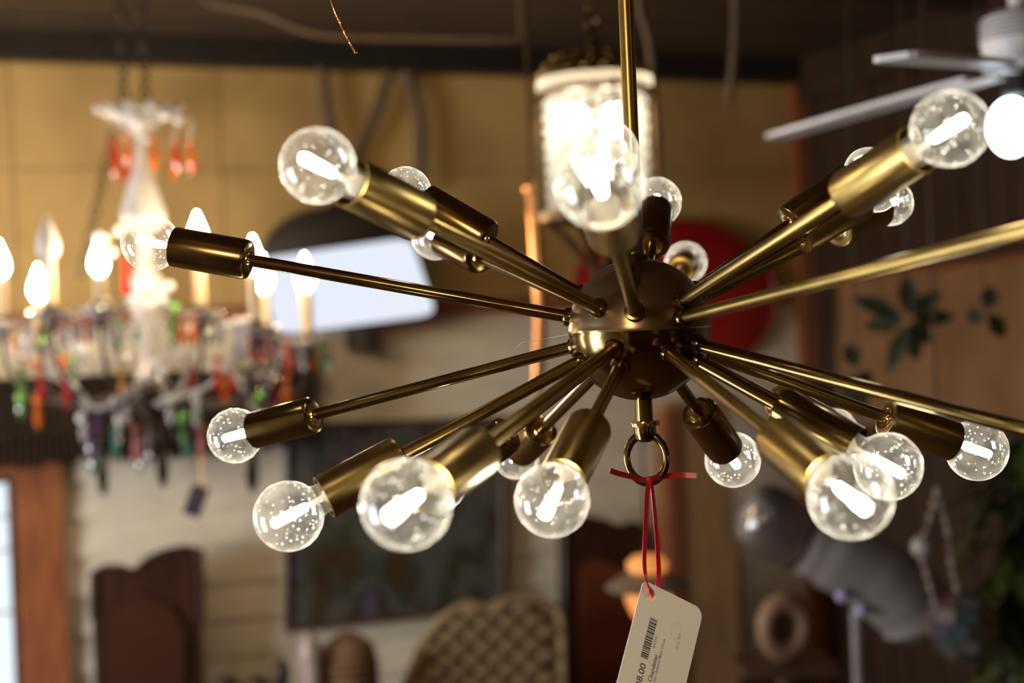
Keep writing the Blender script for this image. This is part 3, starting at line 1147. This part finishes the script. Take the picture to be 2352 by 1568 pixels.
ML = Matrix.Translation(LC)
BRONZE = mat('bronze', (.10, .06, .03), (.20, .12, .05), 30, .35, .9)
part('glass_band', MB().lathe([(132 * kl, lz(226)), (134 * kl, lz(212)), (132 * kl, lz(198))], 40, ML, cap=False), thin_glass('cream_glass', .55, .75, scale=12, edge=.3, dustcol=(1, .93, .78)), lan)
part('upper_band', MB().lathe([(118 * kl, lz(238)), (138 * kl, lz(236)), (139 * kl, lz(228)), (132 * kl, lz(226)), (118 * kl, lz(228))], 40, ML, cap=False), BRONZE, lan)
part('crown', MB().lathe([(128 * kl, lz(196)), (118 * kl, lz(172)), (96 * kl, lz(152)), (60 * kl, lz(138)), (18 * kl, lz(128)), (10 * kl, lz(100)), (4 * kl, lz(88))], 28, ML), BRONZE, lan)
fb = bpy.data.meshes
fil_bead = MB().torus(12 * kl, 3.5 * kl, None, 14, 6).mesh('filigree', BRASS)
for i in range(18):
    w = 2 * PI * i / 18
    for rr, yy in ((122, 176), (100, 156)):
        q = LC + Vector((math.cos(w) * rr * kl, math.sin(w) * rr * kl, lz(yy)))
        inst('filigree', fil_bead, lan, aim(q, Vector((math.cos(w), math.sin(w), .5))))
chm = MB()
chain(chm, LC + UP * lz(90), Vector((LC.x, LC.y, CEIL)), .03)
part('chain', chm, BRONZE, lan, kind='stuff')
LBEAD = thin_glass('lantern_crystal', .18, .34, scale=30, edge=.8)
bd = MB()
for j in range(9):
    bd.ball((0, 0, lz(254 + j * 29)), 14 * kl, 9, 6)
strand_me = bd.mesh('bead_strand', LBEAD, True)
for i in range(20):
    w = 2 * PI * i / 20
    inst('bead_strand', strand_me, lan, Matrix.Translation(LC + Vector((math.cos(w), math.sin(w), 0)) * (108 * kl)))
lb_ = MB()
for dx in (-46, 44):
    lb_.ball(LC + Vector((dx * kl, 0, lz(292))), 32 * kl, 14, 10, (1, 1, 1.2))
part('lamp_bulb', lb_, emission('lantern_glow', (1, .90, .70), 26), lan)
for w in (.08, PI - .08, PI / 2, -PI / 2 + .25):
    d_ = Vector((math.cos(w), math.sin(w), 0)) * (140 * kl)
    part('side_rod', MB().tube([LC + d_ + UP * lz(215), LC + d_ + UP * lz(500)], .0075 if abs(w) < 3.2 and abs(math.cos(w)) > .5 else .004, 8), BRONZE, lan)
part('lower_band', MB().lathe([(118 * kl, lz(498)), (142 * kl, lz(502)), (142 * kl, lz(520)), (118 * kl, lz(524))], 40, ML, cap=False), BRONZE, lan)
for i in range(8):
    w = 2 * PI * i / 8 + .3
    d_ = Vector((math.cos(w), math.sin(w), 0))
    part('tail_rib', MB().tube(crv([LC + d_ * (130 * kl) + UP * lz(515), LC + d_ * (80 * kl) + UP * lz(560), LC + d_ * (30 * kl) + UP * lz(620), LC + d_ * (6 * kl) + UP * lz(655)], 4), .008, 8), BRONZE, lan)
part('tail_knob', MB().ball(LC + UP * lz(660), 14 * kl, 12, 8), BRONZE, lan)

# copper rod hanging to the left of the lantern
pr_ = [P(1222, 430, 3.0), P(1226, 480, 3.0), P(1232, 560, 3.0), P(1240, 680, 3.0), P(1241, 760, 3.0), P(1236, 840, 3.0), P(1230, 915, 3.0)]
q0 = pr_[0]
k3 = 3.0 / F
rd = thing('copper_rod', 'long slim copper rod with ball knob, hanging left of the lantern', 'rod', pr_[0])
part('shaft', MB().tube(crv(pr_, 5), [13 * k3] * 5 + [15 * k3] * 21 + [13 * k3] * 3 + [9 * k3, 5 * k3][:2], 12), COPPER, rd)
part('knob', MB().ball(q0, 21 * k3, 14, 10), COPPER, rd)
part('hanger', MB().tube([q0, q0 + UP * .03, Vector((q0.x, q0.y, CEIL))], .004, 6), BRONZE, rd)

# ------------------------------------------------------------------ red oval sign
rs = thing('oval_sign', 'large red enamel oval sign on the wall behind the brass hub', 'sign', W(1552, 680, .05))
rc = W(1552, 680, .04)
kr = (rc - CAM).dot(fwd) / F
rx, ry = 243 * kr / math.cos(YAW) * 1.0, 174 * kr
mw = frame(rc, WD, UP, WN) @ Matrix.Rotation(math.radians(-6), 4, 'Z') @ Matrix.Diagonal((rx, ry, 1, 1))
part('plate', MB().lathe([(.001, .045), (.5, .042), (.85, .03), (1.0, .008), (1.0, 0), (.001, 0)], 56, mw), REDEN, rs)
part('rim', MB().torus(.985, .012, frame(rc + WN * .012, WD * rx, UP * ry, WN), 56, 8), mat('dark_red', (.25, .008, .01), None, 5, .35), rs)

# ------------------------------------------------------------------ ceiling fan at the upper right
FC = P(2342, 152, 2.2)
kf = 2.2 / F
fan = thing('ceiling_fan', 'white three-blade ceiling fan with a lit globe at the upper right edge', 'fan', FC)
MF = Matrix.Translation(FC)
part('motor_housing', MB().lathe([(20 * kf, 130 * kf), (60 * kf, 125 * kf), (82 * kf, 110 * kf), (86 * kf, 60 * kf), (80 * kf, 20 * kf), (60 * kf, 0), (30 * kf, -12 * kf)], 36, MF), WHITEM, fan)
for j in range(5):
    part('vent_rib', MB().torus(86 * kf, 2.6 * kf, Matrix.Translation(FC + UP * ((62 + j * 10) * kf)), 40, 6), mat('grey_vent', (.2, .19, .18), None, 5, .5) if j == 0 else bpy.data.materials['grey_vent'], fan)
part('downrod', MB().tube([FC + UP * (125 * kf), Vector((FC.x, FC.y, CEIL))], .014, 14), WHITEM, fan)
for tip in (P(2018, 130, 1.70), P(1776, 318, 2.75)):
    pass
tips = [P(2052, 130, 1.70), P(1778, 316, 2.75)]
d1 = (tips[0] - FC)
d2 = (tips[1] - FC)
d3 = Vector((-(d1.normalized() + d2.normalized()).x, -(d1.normalized() + d2.normalized()).y, -.05)).normalized() * .6
for d in (d1, d2, d3):
    t = d.normalized()
    w = Vector((-t.y, t.x, 0)).normalized()
    n = t.cross(w).normalized()
    L_ = d.length
    pl = [(.10, .020), (.16, .026), (.30, .030), (L_ - .03, .031), (L_ - .008, .027), (L_, .018), (L_, -.018), (L_ - .008, -.027), (L_ - .03, -.031), (.30, -.030), (.16, -.026), (.10, -.020)]
    bl = part('blade', MB().prism(pl, FC + n * -.004, t, w, n, .008), WHITEM, fan, False)
    part('blade_iron', MB().prism([(.04, .012), (.15, .018), (.15, -.018), (.04, -.012)], FC - n * .012, t, w, n, .006), WHITEM, bl, False)
part('light_neck', MB().lathe([(30 * kf, -10 * kf), (34 * kf, -40 * kf), (46 * kf, -62 * kf), (40 * kf, -70 * kf)], 24, MF), BLK, fan)
gc = P(2322, 292, 2.2)
part('globe', MB().ball(gc, 52 * kf, 20, 14, (1, 1, 1.3)), emission('fan_globe_glow', (.80, .93, 1.0), 9), fan)

# ------------------------------------------------------------------ furniture and goods along the back wall


def slab(name, label, cat, poly, off, depth, material, kids=()):
    """upright carved wooden piece: outline in picture points on a plane parallel to the wall, with thickness, running down to the floor"""
    pts = [W(x, y, off) for x, y in poly]
    base = Vector((sum(p.x for p in pts) / len(pts), sum(p.y for p in pts) / len(pts), 0))
    t = thing(name, label, cat, base)
    a, b = pts[0].copy(), pts[-1].copy()
    a.z = b.z = 0.0
    ring = [a] + pts + [b]
    m = MB()
    k = len(ring)
    m.add(ring + [p - WN * depth for p in ring], [tuple(range(k)), tuple(range(2 * k - 1, k - 1, -1))] + [(i, i + k, (i + 1) % k + k, (i + 1) % k) for i in range(k)])
    part('board', m, material, t, False)
    return t, ring


def moulding(t, ring, r, material, name='carved_edge', out=.0):
    part(name, MB().tube([p + WN * out for p in ring], r, 8), material, t)


HB = mat('walnut', (.028, .0105, .006), (.052, .018, .0095), 5, .4, stretch=(6, 6, 1))
hb, ring = slab('headboard', 'dark walnut headboard with a stepped wavy top against the white boards', 'headboard',
                [(214, 1420), (214, 1316), (240, 1303), (275, 1302), (308, 1312), (340, 1284), (380, 1266), (425, 1258), (460, 1262), (462, 1420)], .20, .06, HB)
moulding(hb, ring[1:-1], .012, HB)
m = MB()
pts = [W(x, y, .205) for x, y in ((250, 1420), (275, 1395), (330, 1370), (390, 1390), (425, 1450), (420, 1640), (250, 1640))]
m.add(pts + [p + WN * .012 for p in pts], [tuple(range(7)), tuple(range(13, 6, -1))] + [(i, i + 7, (i + 1) % 7 + 7, (i + 1) % 7) for i in range(7)])
part('raised_panel', m, mat('walnut_panel', (.043, .015, .008), (.062, .021, .010), 5, .4), hb, False)
hb2, ring = slab('headboard', 'dark red-brown carved headboard standing right of the painting', 'headboard',
                 [(1296, 1400), (1296, 1215), (1312, 1195), (1350, 1190), (1390, 1198), (1420, 1212), (1452, 1204), (1490, 1214), (1500, 1240), (1500, 1400)], .20, .06, HB)
moulding(hb2, ring[1:-1], .012, HB)
m = MB()
pts = [W(x, y, .205) for x, y in ((1330, 1300), (1365, 1282), (1420, 1300), (1470, 1290), (1472, 1640), (1330, 1640))]
m.add(pts + [p + WN * .012 for p in pts], [tuple(range(6)), tuple(range(11, 5, -1))] + [(i, i + 6, (i + 1) % 6 + 6, (i + 1) % 6) for i in range(6)])
part('raised_panel', m, mat('mahogany_panel', (.12, .028, .014), (.16, .04, .018), 5, .4), hb2, False)

# painting: dark greens, browns and blue-greys
m_, nt, out = newmat('dark_painting')
b = nt.nodes.new('ShaderNodeBsdfPrincipled')
nt.links.new(b.outputs[0], out.inputs[0])
b.inputs['Roughness'].default_value = .45
tc = nt.nodes.new('ShaderNodeTexCoord')
mp = nt.nodes.new('ShaderNodeMapping')
mp.inputs['Scale'].default_value = (4.6, 4.6, 2.4)
mp.inputs['Location'].default_value = (.3, .1, .55)
nt.links.new(tc.outputs['Object'], mp.inputs[0])
nz = nt.nodes.new('ShaderNodeTexNoise')
nz.inputs['Scale'].default_value = 1.5
nz.inputs['Detail'].default_value = 3
nt.links.new(mp.outputs[0], nz.inputs[0])
rp = nt.nodes.new('ShaderNodeValToRGB')
cr = rp.color_ramp
cr.elements[0].position = .28
cr.elements[0].color = (.02, .013, .011, 1)
cr.elements[1].position = .74
cr.elements[1].color = (.035, .022, .015, 1)
for p_, c_ in ((.38, (.055, .030, .014)), (.45, (.034, .044, .032)), (.51, (.09, .092, .082)), (.56, (.03, .02, .015)), (.62, (.075, .065, .11)), (.68, (.14, .085, .035))):
    e = cr.elements.new(p_)
    e.color = (*c_, 1)
nt.links.new(nz.outputs['Fac'], rp.inputs[0])
nt.links.new(rp.outputs[0], b.inputs['Base Color'])
pc = W(905, 1190, .05)
pt = thing('painting', 'large dark abstract painting in greens and browns on the white boards', 'painting', pc)
quadbox(m := MB(), [W(x, y, .05) for x, y in ((662, 985), (1150, 970), (1150, 1385), (662, 1440))], .03, .01)
part('canvas', m, m_, pt, False)
m = MB()
fr = [W(x, y, .055) for x, y in ((658, 980), (1154, 964), (1154, 1390), (658, 1446))]
for i in range(4):
    p, q = fr[i], fr[(i + 1) % 4]
    part('frame_side', MB().tube([p, (p + q) / 2, q], .012, 6), DWOOD, pt)

# wicker hamper with its woven lid edge, bottom centre
WK = mat('wicker', (.27, .19, .10), (.38, .28, .16), 18, .7)
wk = thing('wicker_chair', 'pale wicker chair with a rounded woven back below the dark painting', 'chair', Vector((W(1130, 1500, .55).x, W(1130, 1500, .55).y, 0)))
kw = (W(1130, 1480, .55) - CAM).dot(fwd) / F
cxw = W(1130, 1480, .55)
m = MB()
poly = [(910, 1640), (935, 1568), (965, 1500), (1000, 1436), (1045, 1402), (1085, 1388), (1120, 1396), (1160, 1382), (1215, 1372), (1262, 1388), (1288, 1430), (1292, 1640)]
pts = [W(x, y, .50) for x, y in poly]
a_, b_ = pts[0].copy(), pts[-1].copy()
a_.z = b_.z = .02
ring = [a_] + pts + [b_]
kq = len(ring)
m.add(ring + [p - WN * .05 for p in ring], [tuple(range(kq)), tuple(range(2 * kq - 1, kq - 1, -1))] + [(i, i + kq, (i + 1) % kq + kq, (i + 1) % kq) for i in range(kq)])
part('back_frame', m, mat('wicker_dark', (.16, .105, .05), (.22, .15, .08), 14, .7), wk, False)
part('rim', MB().tube(crv(pts, 4), .016, 8), WK, wk)
wv = MB()
wv.lathe([(.001, -.5), (.55, -.48), (.95, -.25), (1, 0), (.95, .25), (.55, .48), (.001, .5)], 8)
wv_me = wv.mesh('woven_strand', WK)


def inside(x, y):
    r = False
    j = len(poly) - 1
    for i in range(len(poly)):
        xi, yi = poly[i]
        xj, yj = poly[j]
        if (yi > y) != (yj > y) and x < (xj - xi) * (y - yi) / (yj - yi) + xi:
            r = not r
        j = i
    return r


row = 0
yy = 1404
while yy < 1640:
    xx = 920 + (26 if row % 2 else 0)
    while xx < 1290:
        if inside(xx - 20, yy) and inside(xx + 20, yy):
            q = W(xx, yy - (xx - 1100) * .06, .505)
            inst('woven_strand', wv_me, wk, frame(q, WD * (27 * kw) * 0 + UP * (11 * kw), WN * .022, WD * (54 * kw)))
        xx += 56
    yy += 27
    row += 1

# brown basket and pale jar beside it
bk = W(800, 1510, .55)
kb = (bk - CAM).dot(fwd) / F
bs = thing('basket', 'round brown woven basket under the lower left of the painting', 'basket', bk)
BKM = mat('brown_wicker', (.14, .07, .03), (.22, .12, .055), 16, .7)
part('body', MB().lathe([(52 * kb, -150 * kb), (62 * kb, -60 * kb), (60 * kb, 0), (50 * kb, 36 * kb), (20 * kb, 56 * kb), (3 * kb, 60 * kb)], 24, Matrix.Translation(bk)), BKM, bs)
for j in range(9):
    part('woven_band', MB().torus((63 - max(0, j - 6) * 5) * kb, 8 * kb, Matrix.Translation(bk + UP * ((-120 + j * 18) * kb)), 28, 7), BKM, bs)
jk = W(712, 1490, .6)
solo('jar', MB().lathe([(16 * kb, bk.z - 150 * kb - jk.z), (24 * kb, -80 * kb), (27 * kb, -20 * kb), (24 * kb, 10 * kb), (13 * kb, 26 * kb), (15 * kb, 38 * kb), (12 * kb, 38 * kb)], 20, Matrix.Translation(jk)), mat('pale_pink_glaze', (.46, .36, .34), (.36, .27, .25), 10, .3), 'small pale pink glazed jar left of the brown basket', 'jar', loc=jk)
for (px, py, r, lb) in ((520, 1580, 34, 'dark round knob top at the bottom edge right of the walnut headboard'), (592, 1580, 30, 'second dark round top beside the knob, left of the pink jar'), (645, 1540, 20, 'small dark pointed finial near the lower left corner of the painting')):
    q = W(px, py, .6)
    m = MB()
    kk = (q - CAM).dot(fwd) / F
    hb_ = q.z - (W(800, 1510, .55).z - 150 * kb)
    m.lathe([(r * kk * .5, -hb_), (r * kk * .4, -hb_ * .4), (r * kk, -20 * kk), (r * kk * 1.05, 0), (r * kk * .8, 18 * kk), (r * kk * .3, 28 * kk), (.001, 30 * kk)], 16, Matrix.Translation(q))
    solo('finial_post', m, IRON, lb, 'finial', loc=q)
for q, rad in ((bk - UP * (150 * kb), .12), (jk - UP * (110 * kb), .05)):
    pass
# sideboard carrying the basket, the jar and the dark tops
st = W(700, 1600, .6)
tz = bk.z - 150 * kb
sb = thing('side_table', 'dark wooden side table under the basket, just below the frame', 'table', Vector((st.x, st.y, 0)))
cen = wp((ws(470, 1600, .55) + ws(860, 1600, .55)) / 2, .58, 0)
hw = (ws(860, 1600, .55) - ws(470, 1600, .55)) / 2
part('table_top', MB().box(cen + UP * (tz - .018), WD * hw, WN * .16, UP * .015), DWOOD, sb, False)
for sx in (-1, 1):
    for sy in (-1, 1):
        part('leg', MB().box(cen + WD * (sx * (hw - .04)) + WN * (sy * .12) + UP * ((tz - .033) / 2), WD * .02, WN * .02, UP * ((tz - .033) / 2)), DWOOD, sb, False)

# ------------------------------------------------------------------ amber pendant lamp behind the price tag
kp = 3.3 / F
PC = P(1488, 1330, 3.3)
pl_ = thing('pendant_lamp', 'small lamp with grey saucer shade and amber glass behind the price tag', 'lamp', PC)
MP = Matrix.Translation(PC)
AMB = mat('amber_glass', (.9, .45, .14), (.85, .38, .10), 12, .3, 0, .2, emit=(1, .42, .10), estr=.42)
part('cap_glass', MB().lathe([(8 * kp, 58 * kp), (32 * kp, 53 * kp), (47 * kp, 40 * kp), (46 * kp, 22 * kp), (30 * kp, 14 * kp)], 28, MP), AMB, pl_)
part('saucer', MB().lathe([(30 * kp, 16 * kp), (70 * kp, 4 * kp), (98 * kp, -14 * kp), (96 * kp, -20 * kp), (60 * kp, -8 * kp), (24 * kp, -2 * kp)], 36, MP), mat('grey_saucer', (.16, .12, .085), (.2, .15, .11), 8, .45), pl_)
part('lower_glass', MB().lathe([(24 * kp, -8 * kp), (52 * kp, -22 * kp), (54 * kp, -46 * kp), (38 * kp, -84 * kp), (14 * kp, -100 * kp)], 28, MP), AMB, pl_)
part('cord', MB().tube([PC + UP * (64 * kp), PC + UP * .4, Vector((PC.x, PC.y, CEIL))], .003, 6), BLK, pl_)

# wooden column
q0_, q1_ = ws(1540, 1250, .35), ws(1690, 1250, .35)
ctop = W(1610, 935, .35).z
colm = thing('wooden_post', 'tan wooden post with a reddish left edge, behind the price tag', 'post', wp((q0_ + q1_) / 2, .3, 0))
part('shaft', MB().box(wp((q0_ + q1_) / 2 + .03, .3, ctop / 2), WD * ((q1_ - q0_) / 2 - .03), WN * .05, UP * (ctop / 2)), TAN, colm, False)
part('edge_strip', MB().box(wp(q0_ + .02, .31, ctop / 2), WD * .028, WN * .05, UP * (ctop / 2)), mat('red_strip', (.20, .07, .03), (.26, .09, .04), 6, .5), colm, False)
part('cap', MB().box(wp((q0_ + q1_) / 2 + .01, .3, ctop + .012), WD * ((q1_ - q0_) / 2 + .015), WN * .065, UP * .012), TAN, colm, False)

# ------------------------------------------------------------------ goods at the lower right
GZ = 3.2
kg = GZ / F
gl_ = thing('street_lamp', 'large grey curved lamp head with rounded nose on a pole, lower right', 'lamp', P(1965, 1568, GZ))
part('nose', MB().tube(crv([P(1700, 1172, GZ - .02), P(1712, 1178, GZ - .02), P(1740, 1188, GZ - .02), P(1785, 1206, GZ - .01), P(1832, 1232, GZ)], 4), [6 * kg, 25 * kg, 40 * kg, 48 * kg] + [58 * kg, 66 * kg, 72 * kg, 77 * kg] + [80 * kg, 82 * kg, 83 * kg, 83 * kg] + [82 * kg, 80 * kg, 78 * kg, 76 * kg, 74 * kg], 28), mat('chrome_nose', (.30, .28, .27), (.36, .34, .33), 8, .22, .75), gl_)
part('nose_ring', MB().torus(76 * kg, 5 * kg, aim(P(1838, 1236, GZ), P(1900, 1270, GZ) - P(1838, 1236, GZ)), 36, 8), IRON, gl_)
part('hood', MB().tube(crv([P(1836, 1234, GZ), P(1880, 1252, GZ), P(1960, 1290, GZ), P(2040, 1344, GZ), P(2095, 1400, GZ), P(2130, 1470, GZ)], 5),
                       [74 * kg] * 3 + [80 * kg] * 4 + [88 * kg] * 6 + [92 * kg] * 6 + [88 * kg] * 4 + [70 * kg, 50 * kg, 20 * kg], 28), GREYEN, gl_)
for x, y in ((1934, 1368), (1978, 1402)):  # bolts with their bluish highlight put into the base colour
    part('bolt', MB().ball(P(x, y, GZ - .07), 15 * kg, 12, 8), mat('bluish_highlight', (.42, .40, .62), None, 5, .2) if x == 1934 else bpy.data.materials['bluish_highlight'], gl_)
pq = P(1966, 1400, GZ)
part('pole', MB().tube([pq, Vector((pq.x, pq.y, .02))], 13 * kg, 14), GREYEN, gl_)
part('foot', MB().lathe([(.12, 0), (.12, .012), (.03, .03), (.015, .04)], 24, Matrix.Translation(Vector((pq.x, pq.y, 0)))), GREYEN, gl_)
# round wreath plate
rp_ = P(1802, 1440, 3.7)
kk = 3.7 / F
wr_ = thing('ring_plate', 'round beige ring with brown centre leaning in the dark, left of the grey lamp pole', 'plate', rp_)
mfr = frame(rp_, right, up, -fwd) @ Matrix.Rotation(.2, 4, 'Y')
part('ring', MB().torus(46 * kk, 23 * kk, mfr, 36, 10, 1.2), mat('beige_ring', (.30, .18, .105), (.22, .13, .08), 14, .6), wr_)
part('centre', MB().lathe([(.001, .002), (40 * kk, .002), (42 * kk, -.01), (.001, -.01)], 28, mfr @ Matrix.Diagonal((1, 1.2, 1, 1))), mat('brown_centre', (.13, .06, .03), (.06, .03, .018), 30, .6), wr_)
cb = P(1800, 1700, 3.72)
shelf_z = rp_.z - 78 * kk
sh = thing('display_stand', 'dark wooden stand under the beige ring plate', 'stand', Vector((rp_.x, rp_.y, 0)))
part('top', MB().box(Vector((rp_.x, rp_.y, shelf_z - .012)), r0 * .12, Vector((0, .1, 0)), UP * .012), DWOOD, sh, False)
part('column', MB().tube([Vector((rp_.x, rp_.y, shelf_z - .02)), Vector((rp_.x, rp_.y, .03))], .03, 12), DWOOD, sh)
part('foot', MB().lathe([(.13, 0), (.13, .02), (.04, .05)], 20, Matrix.Translation(Vector((rp_.x, rp_.y, 0)))), DWOOD, sh)

# patchwork glass ball hanging from strands
bz = 2.9
kb2 = bz / F
bc_ = P(2212, 1438, bz)
gb = thing('glass_ball', 'patchwork coloured glass ball hanging on beaded strands at the lower right', 'ornament', bc_)
cols = [(.16, .11, .09), (.06, .09, .10), (.14, .06, .05), (.10, .09, .05), (.18, .15, .14), (.05, .05, .09)]
gm = [mat('glass_facet', tuple(x * .7 for x in c), None, 10, .2) for c in cols]
R_ = 82 * kb2
for i in range(7):
    la0, la1 = -PI / 2 + PI * i / 7, -PI / 2 + PI * (i + 1) / 7
    nseg = max(4, int(11 * math.cos((la0 + la1) / 2)))
    for j in range(nseg):
        w0, w1 = 2 * PI * (j + .04) / nseg, 2 * PI * (j + .96) / nseg
        v = []
        for rr in (R_, R_ * .9):
            for la, w in ((la0 + .02, w0), (la0 + .02, w1), (la1 - .02, w1), (la1 - .02, w0)):
                v.append(bc_ + Vector((math.cos(la) * math.cos(w), math.cos(la) * math.sin(w), math.sin(la))) * rr)
        part('glass_piece', MB().add(v, [(0, 1, 2, 3), (7, 6, 5, 4), (0, 4, 5, 1), (1, 5, 6, 2), (2, 6, 7, 3), (3, 7, 4, 0)]), random.choice(gm), gb, False)
part('core', MB().ball(bc_, R_ * .88, 20, 14), IRON, gb)
for pl in ([(2200, 1356), (2186, 1290), (2178, 1220), (2160, 1150)], [(2150, 1390), (2130, 1320), (2118, 1262), (2140, 1180), (2155, 1120)]):
    pts = crv([P(x, y, bz) for x, y in pl], 8)
    m = MB()
    for i, p in enumerate(pts):
        m.ball(p, (7 + 3 * math.sin(i * 1.7)) * kb2, 8, 6)
    part('bead_strand', m, mat('dull_beads', (.28, .22, .19), (.2, .15, .13), 20, .3), gb)
hq = P(2158, 1120, bz)
part('cord', MB().tube([hq, hq + UP * .2, Vector((hq.x, hq.y, CEIL))], .003, 6), IRON, gb)
part('bead', MB().ball(P(2118, 1256, bz), 26 * kb2, 14, 10), mat('grey_bead', (.32, .29, .28), None, 5, .3), gb)


def leaf(mb, base, d, n, ln, wd):
    d = d.normalized()
    s = d.cross(n).normalized()
    n = s.cross(d).normalized()
    pr = [(0, .05), (.2, .6), (.45, 1), (.7, .75), (.9, .3), (1, .02)]
    v, f = [], []
    for t, w in pr:
        c = base + d * (ln * t) - n * (ln * .18 * t * t)
        v += [c + s * (wd * w / 2) + n * (wd * .10), c - n * .0, c - s * (wd * w / 2) + n * (wd * .10)]
    for i in range(len(pr) - 1):
        f += [(3 * i, 3 * i + 1, 3 * i + 4, 3 * i + 3), (3 * i + 1, 3 * i + 2, 3 * i + 5, 3 * i + 4)]
    k = len(v)
    v += [p - n * .0012 for p in v]
    f += [tuple(k + i for i in reversed(q)) for q in f]
    mb.add(v, f)


# warm brown hanging cloth on the right wall, with dark leaf sprigs before it


def R(px, py, off=0.0):
    """point of the right-hand wall plane seen at a picture point"""
    d = ray(px, py)
    p0 = corner - WD * off
    t = (p0 - CAM).dot(WD) / d.dot(WD)
    return CAM + d * t


ch = thing('wall_cloth', 'warm brown cloth hanging on the dark board wall at the right', 'cloth', R(2150, 640, .03))
cp = [R(1925, 650, .03), R(2400, 590, .03), R(2400, 985, .03), R(1925, 975, .03)]
m = MB()
NX = 24
v, f = [], []
for j in range(2):
    for i in range(NX + 1):
        t = i / NX
        a = cp[0].lerp(cp[1], t)
        b = cp[3].lerp(cp[2], t)
        p = (a if j == 0 else b) - WD * (.008 * math.sin(t * 22))
        v += [p, p + WD * .004]
for i in range(NX):
    a, b = i * 2, (i + 1) * 2
    c = (NX + 1) * 2
    f += [(a, b, c + b, c + a), (a + 1, c + a + 1, c + b + 1, b + 1), (a, a + 1, b + 1, b), (c + a, c + b, c + b + 1, c + a + 1)]
part('cloth', MB().add(v, f), mat('brown_cloth', (.20, .10, .04), (.27, .14, .057), 5, .8), ch)
part('rail', MB().tube([cp[0] + UP * .012, cp[0].lerp(cp[1], .5) + UP * .012, cp[1] + UP * .012], .012, 8), RWOOD, ch)
for (cx_, cy_, lb, spec) in ((2085, 735, 'dark leafy sprig of broad leaves against the brown cloth', ((-95, -45), (-75, 10), (-30, 95), (20, 75), (85, -10), (60, -55), (0, -85), (45, 40))),
                             (2262, 715, 'smaller dark sprig of three leaves near the right edge', ((40, 45), (15, -45), (-30, 15))),
                             (1968, 850, 'narrow dark sprig hanging near the dark wall corner', ((-20, 60), (10, 90), (25, 30), (-15, -50)))):
    zc = 3.25
    c = P(cx_, cy_, zc)
    kk = zc / F
    sp = thing('leaf_sprig', lb, 'plant', c)
    for dx, dy in spec:
        m = MB()
        d = right * dx - up * dy
        leaf(m, c + d * (kk * .15), d, -fwd + up * .3, math.hypot(dx, dy) * kk * 1.15, 46 * kk)
        part('leaf', m, LEAFM, sp)
    part('stem', MB().tube([c, c + UP * .1, Vector((c.x + .01, c.y, CEIL))], .002, 6), LEAFM, sp)
# green bush at the right edge
gz = 3.3
kk = gz / F
c = P(2330, 1230, gz)
bu = thing('leafy_plant', 'tall green leafy plant in the dark lower right corner', 'plant', Vector((c.x, c.y, 0)))
part('stem', MB().tube([Vector((c.x, c.y, .30)), Vector((c.x, c.y, 1.0)), c + UP * .15], .012, 8), LEAFM, bu)
part('pot', MB().lathe([(.09, 0), (.12, .28), (.13, .30), (.10, .30), (.09, .26)], 24, Matrix.Translation(Vector((c.x, c.y, 0)))), mat('clay_pot', (.22, .09, .045), None, 5, .7), bu)
rg = random.Random(11)
lv = MB()
leaf(lv, Vector((0, 0, 0)), Vector((1, 0, -.35)), Vector((0, 0, 1)), .13, .045)
lv_me = [lv.mesh('leaf', GREENM), lv.mesh('leaf', LEAFM)]
for i in range(110):
    hh = rg.uniform(-230, 300)
    q = P(2330 + rg.gauss(0, 24), 1230 + hh, gz)
    inst('leaf', lv_me[i % 2], bu, Matrix.Translation(q) @ Matrix.Rotation(rg.uniform(0, 6.28), 4, 'Z') @ Matrix.Rotation(rg.uniform(-.2, .8), 4, 'Y') @ Matrix.Scale(rg.uniform(.8, 1.4), 4))
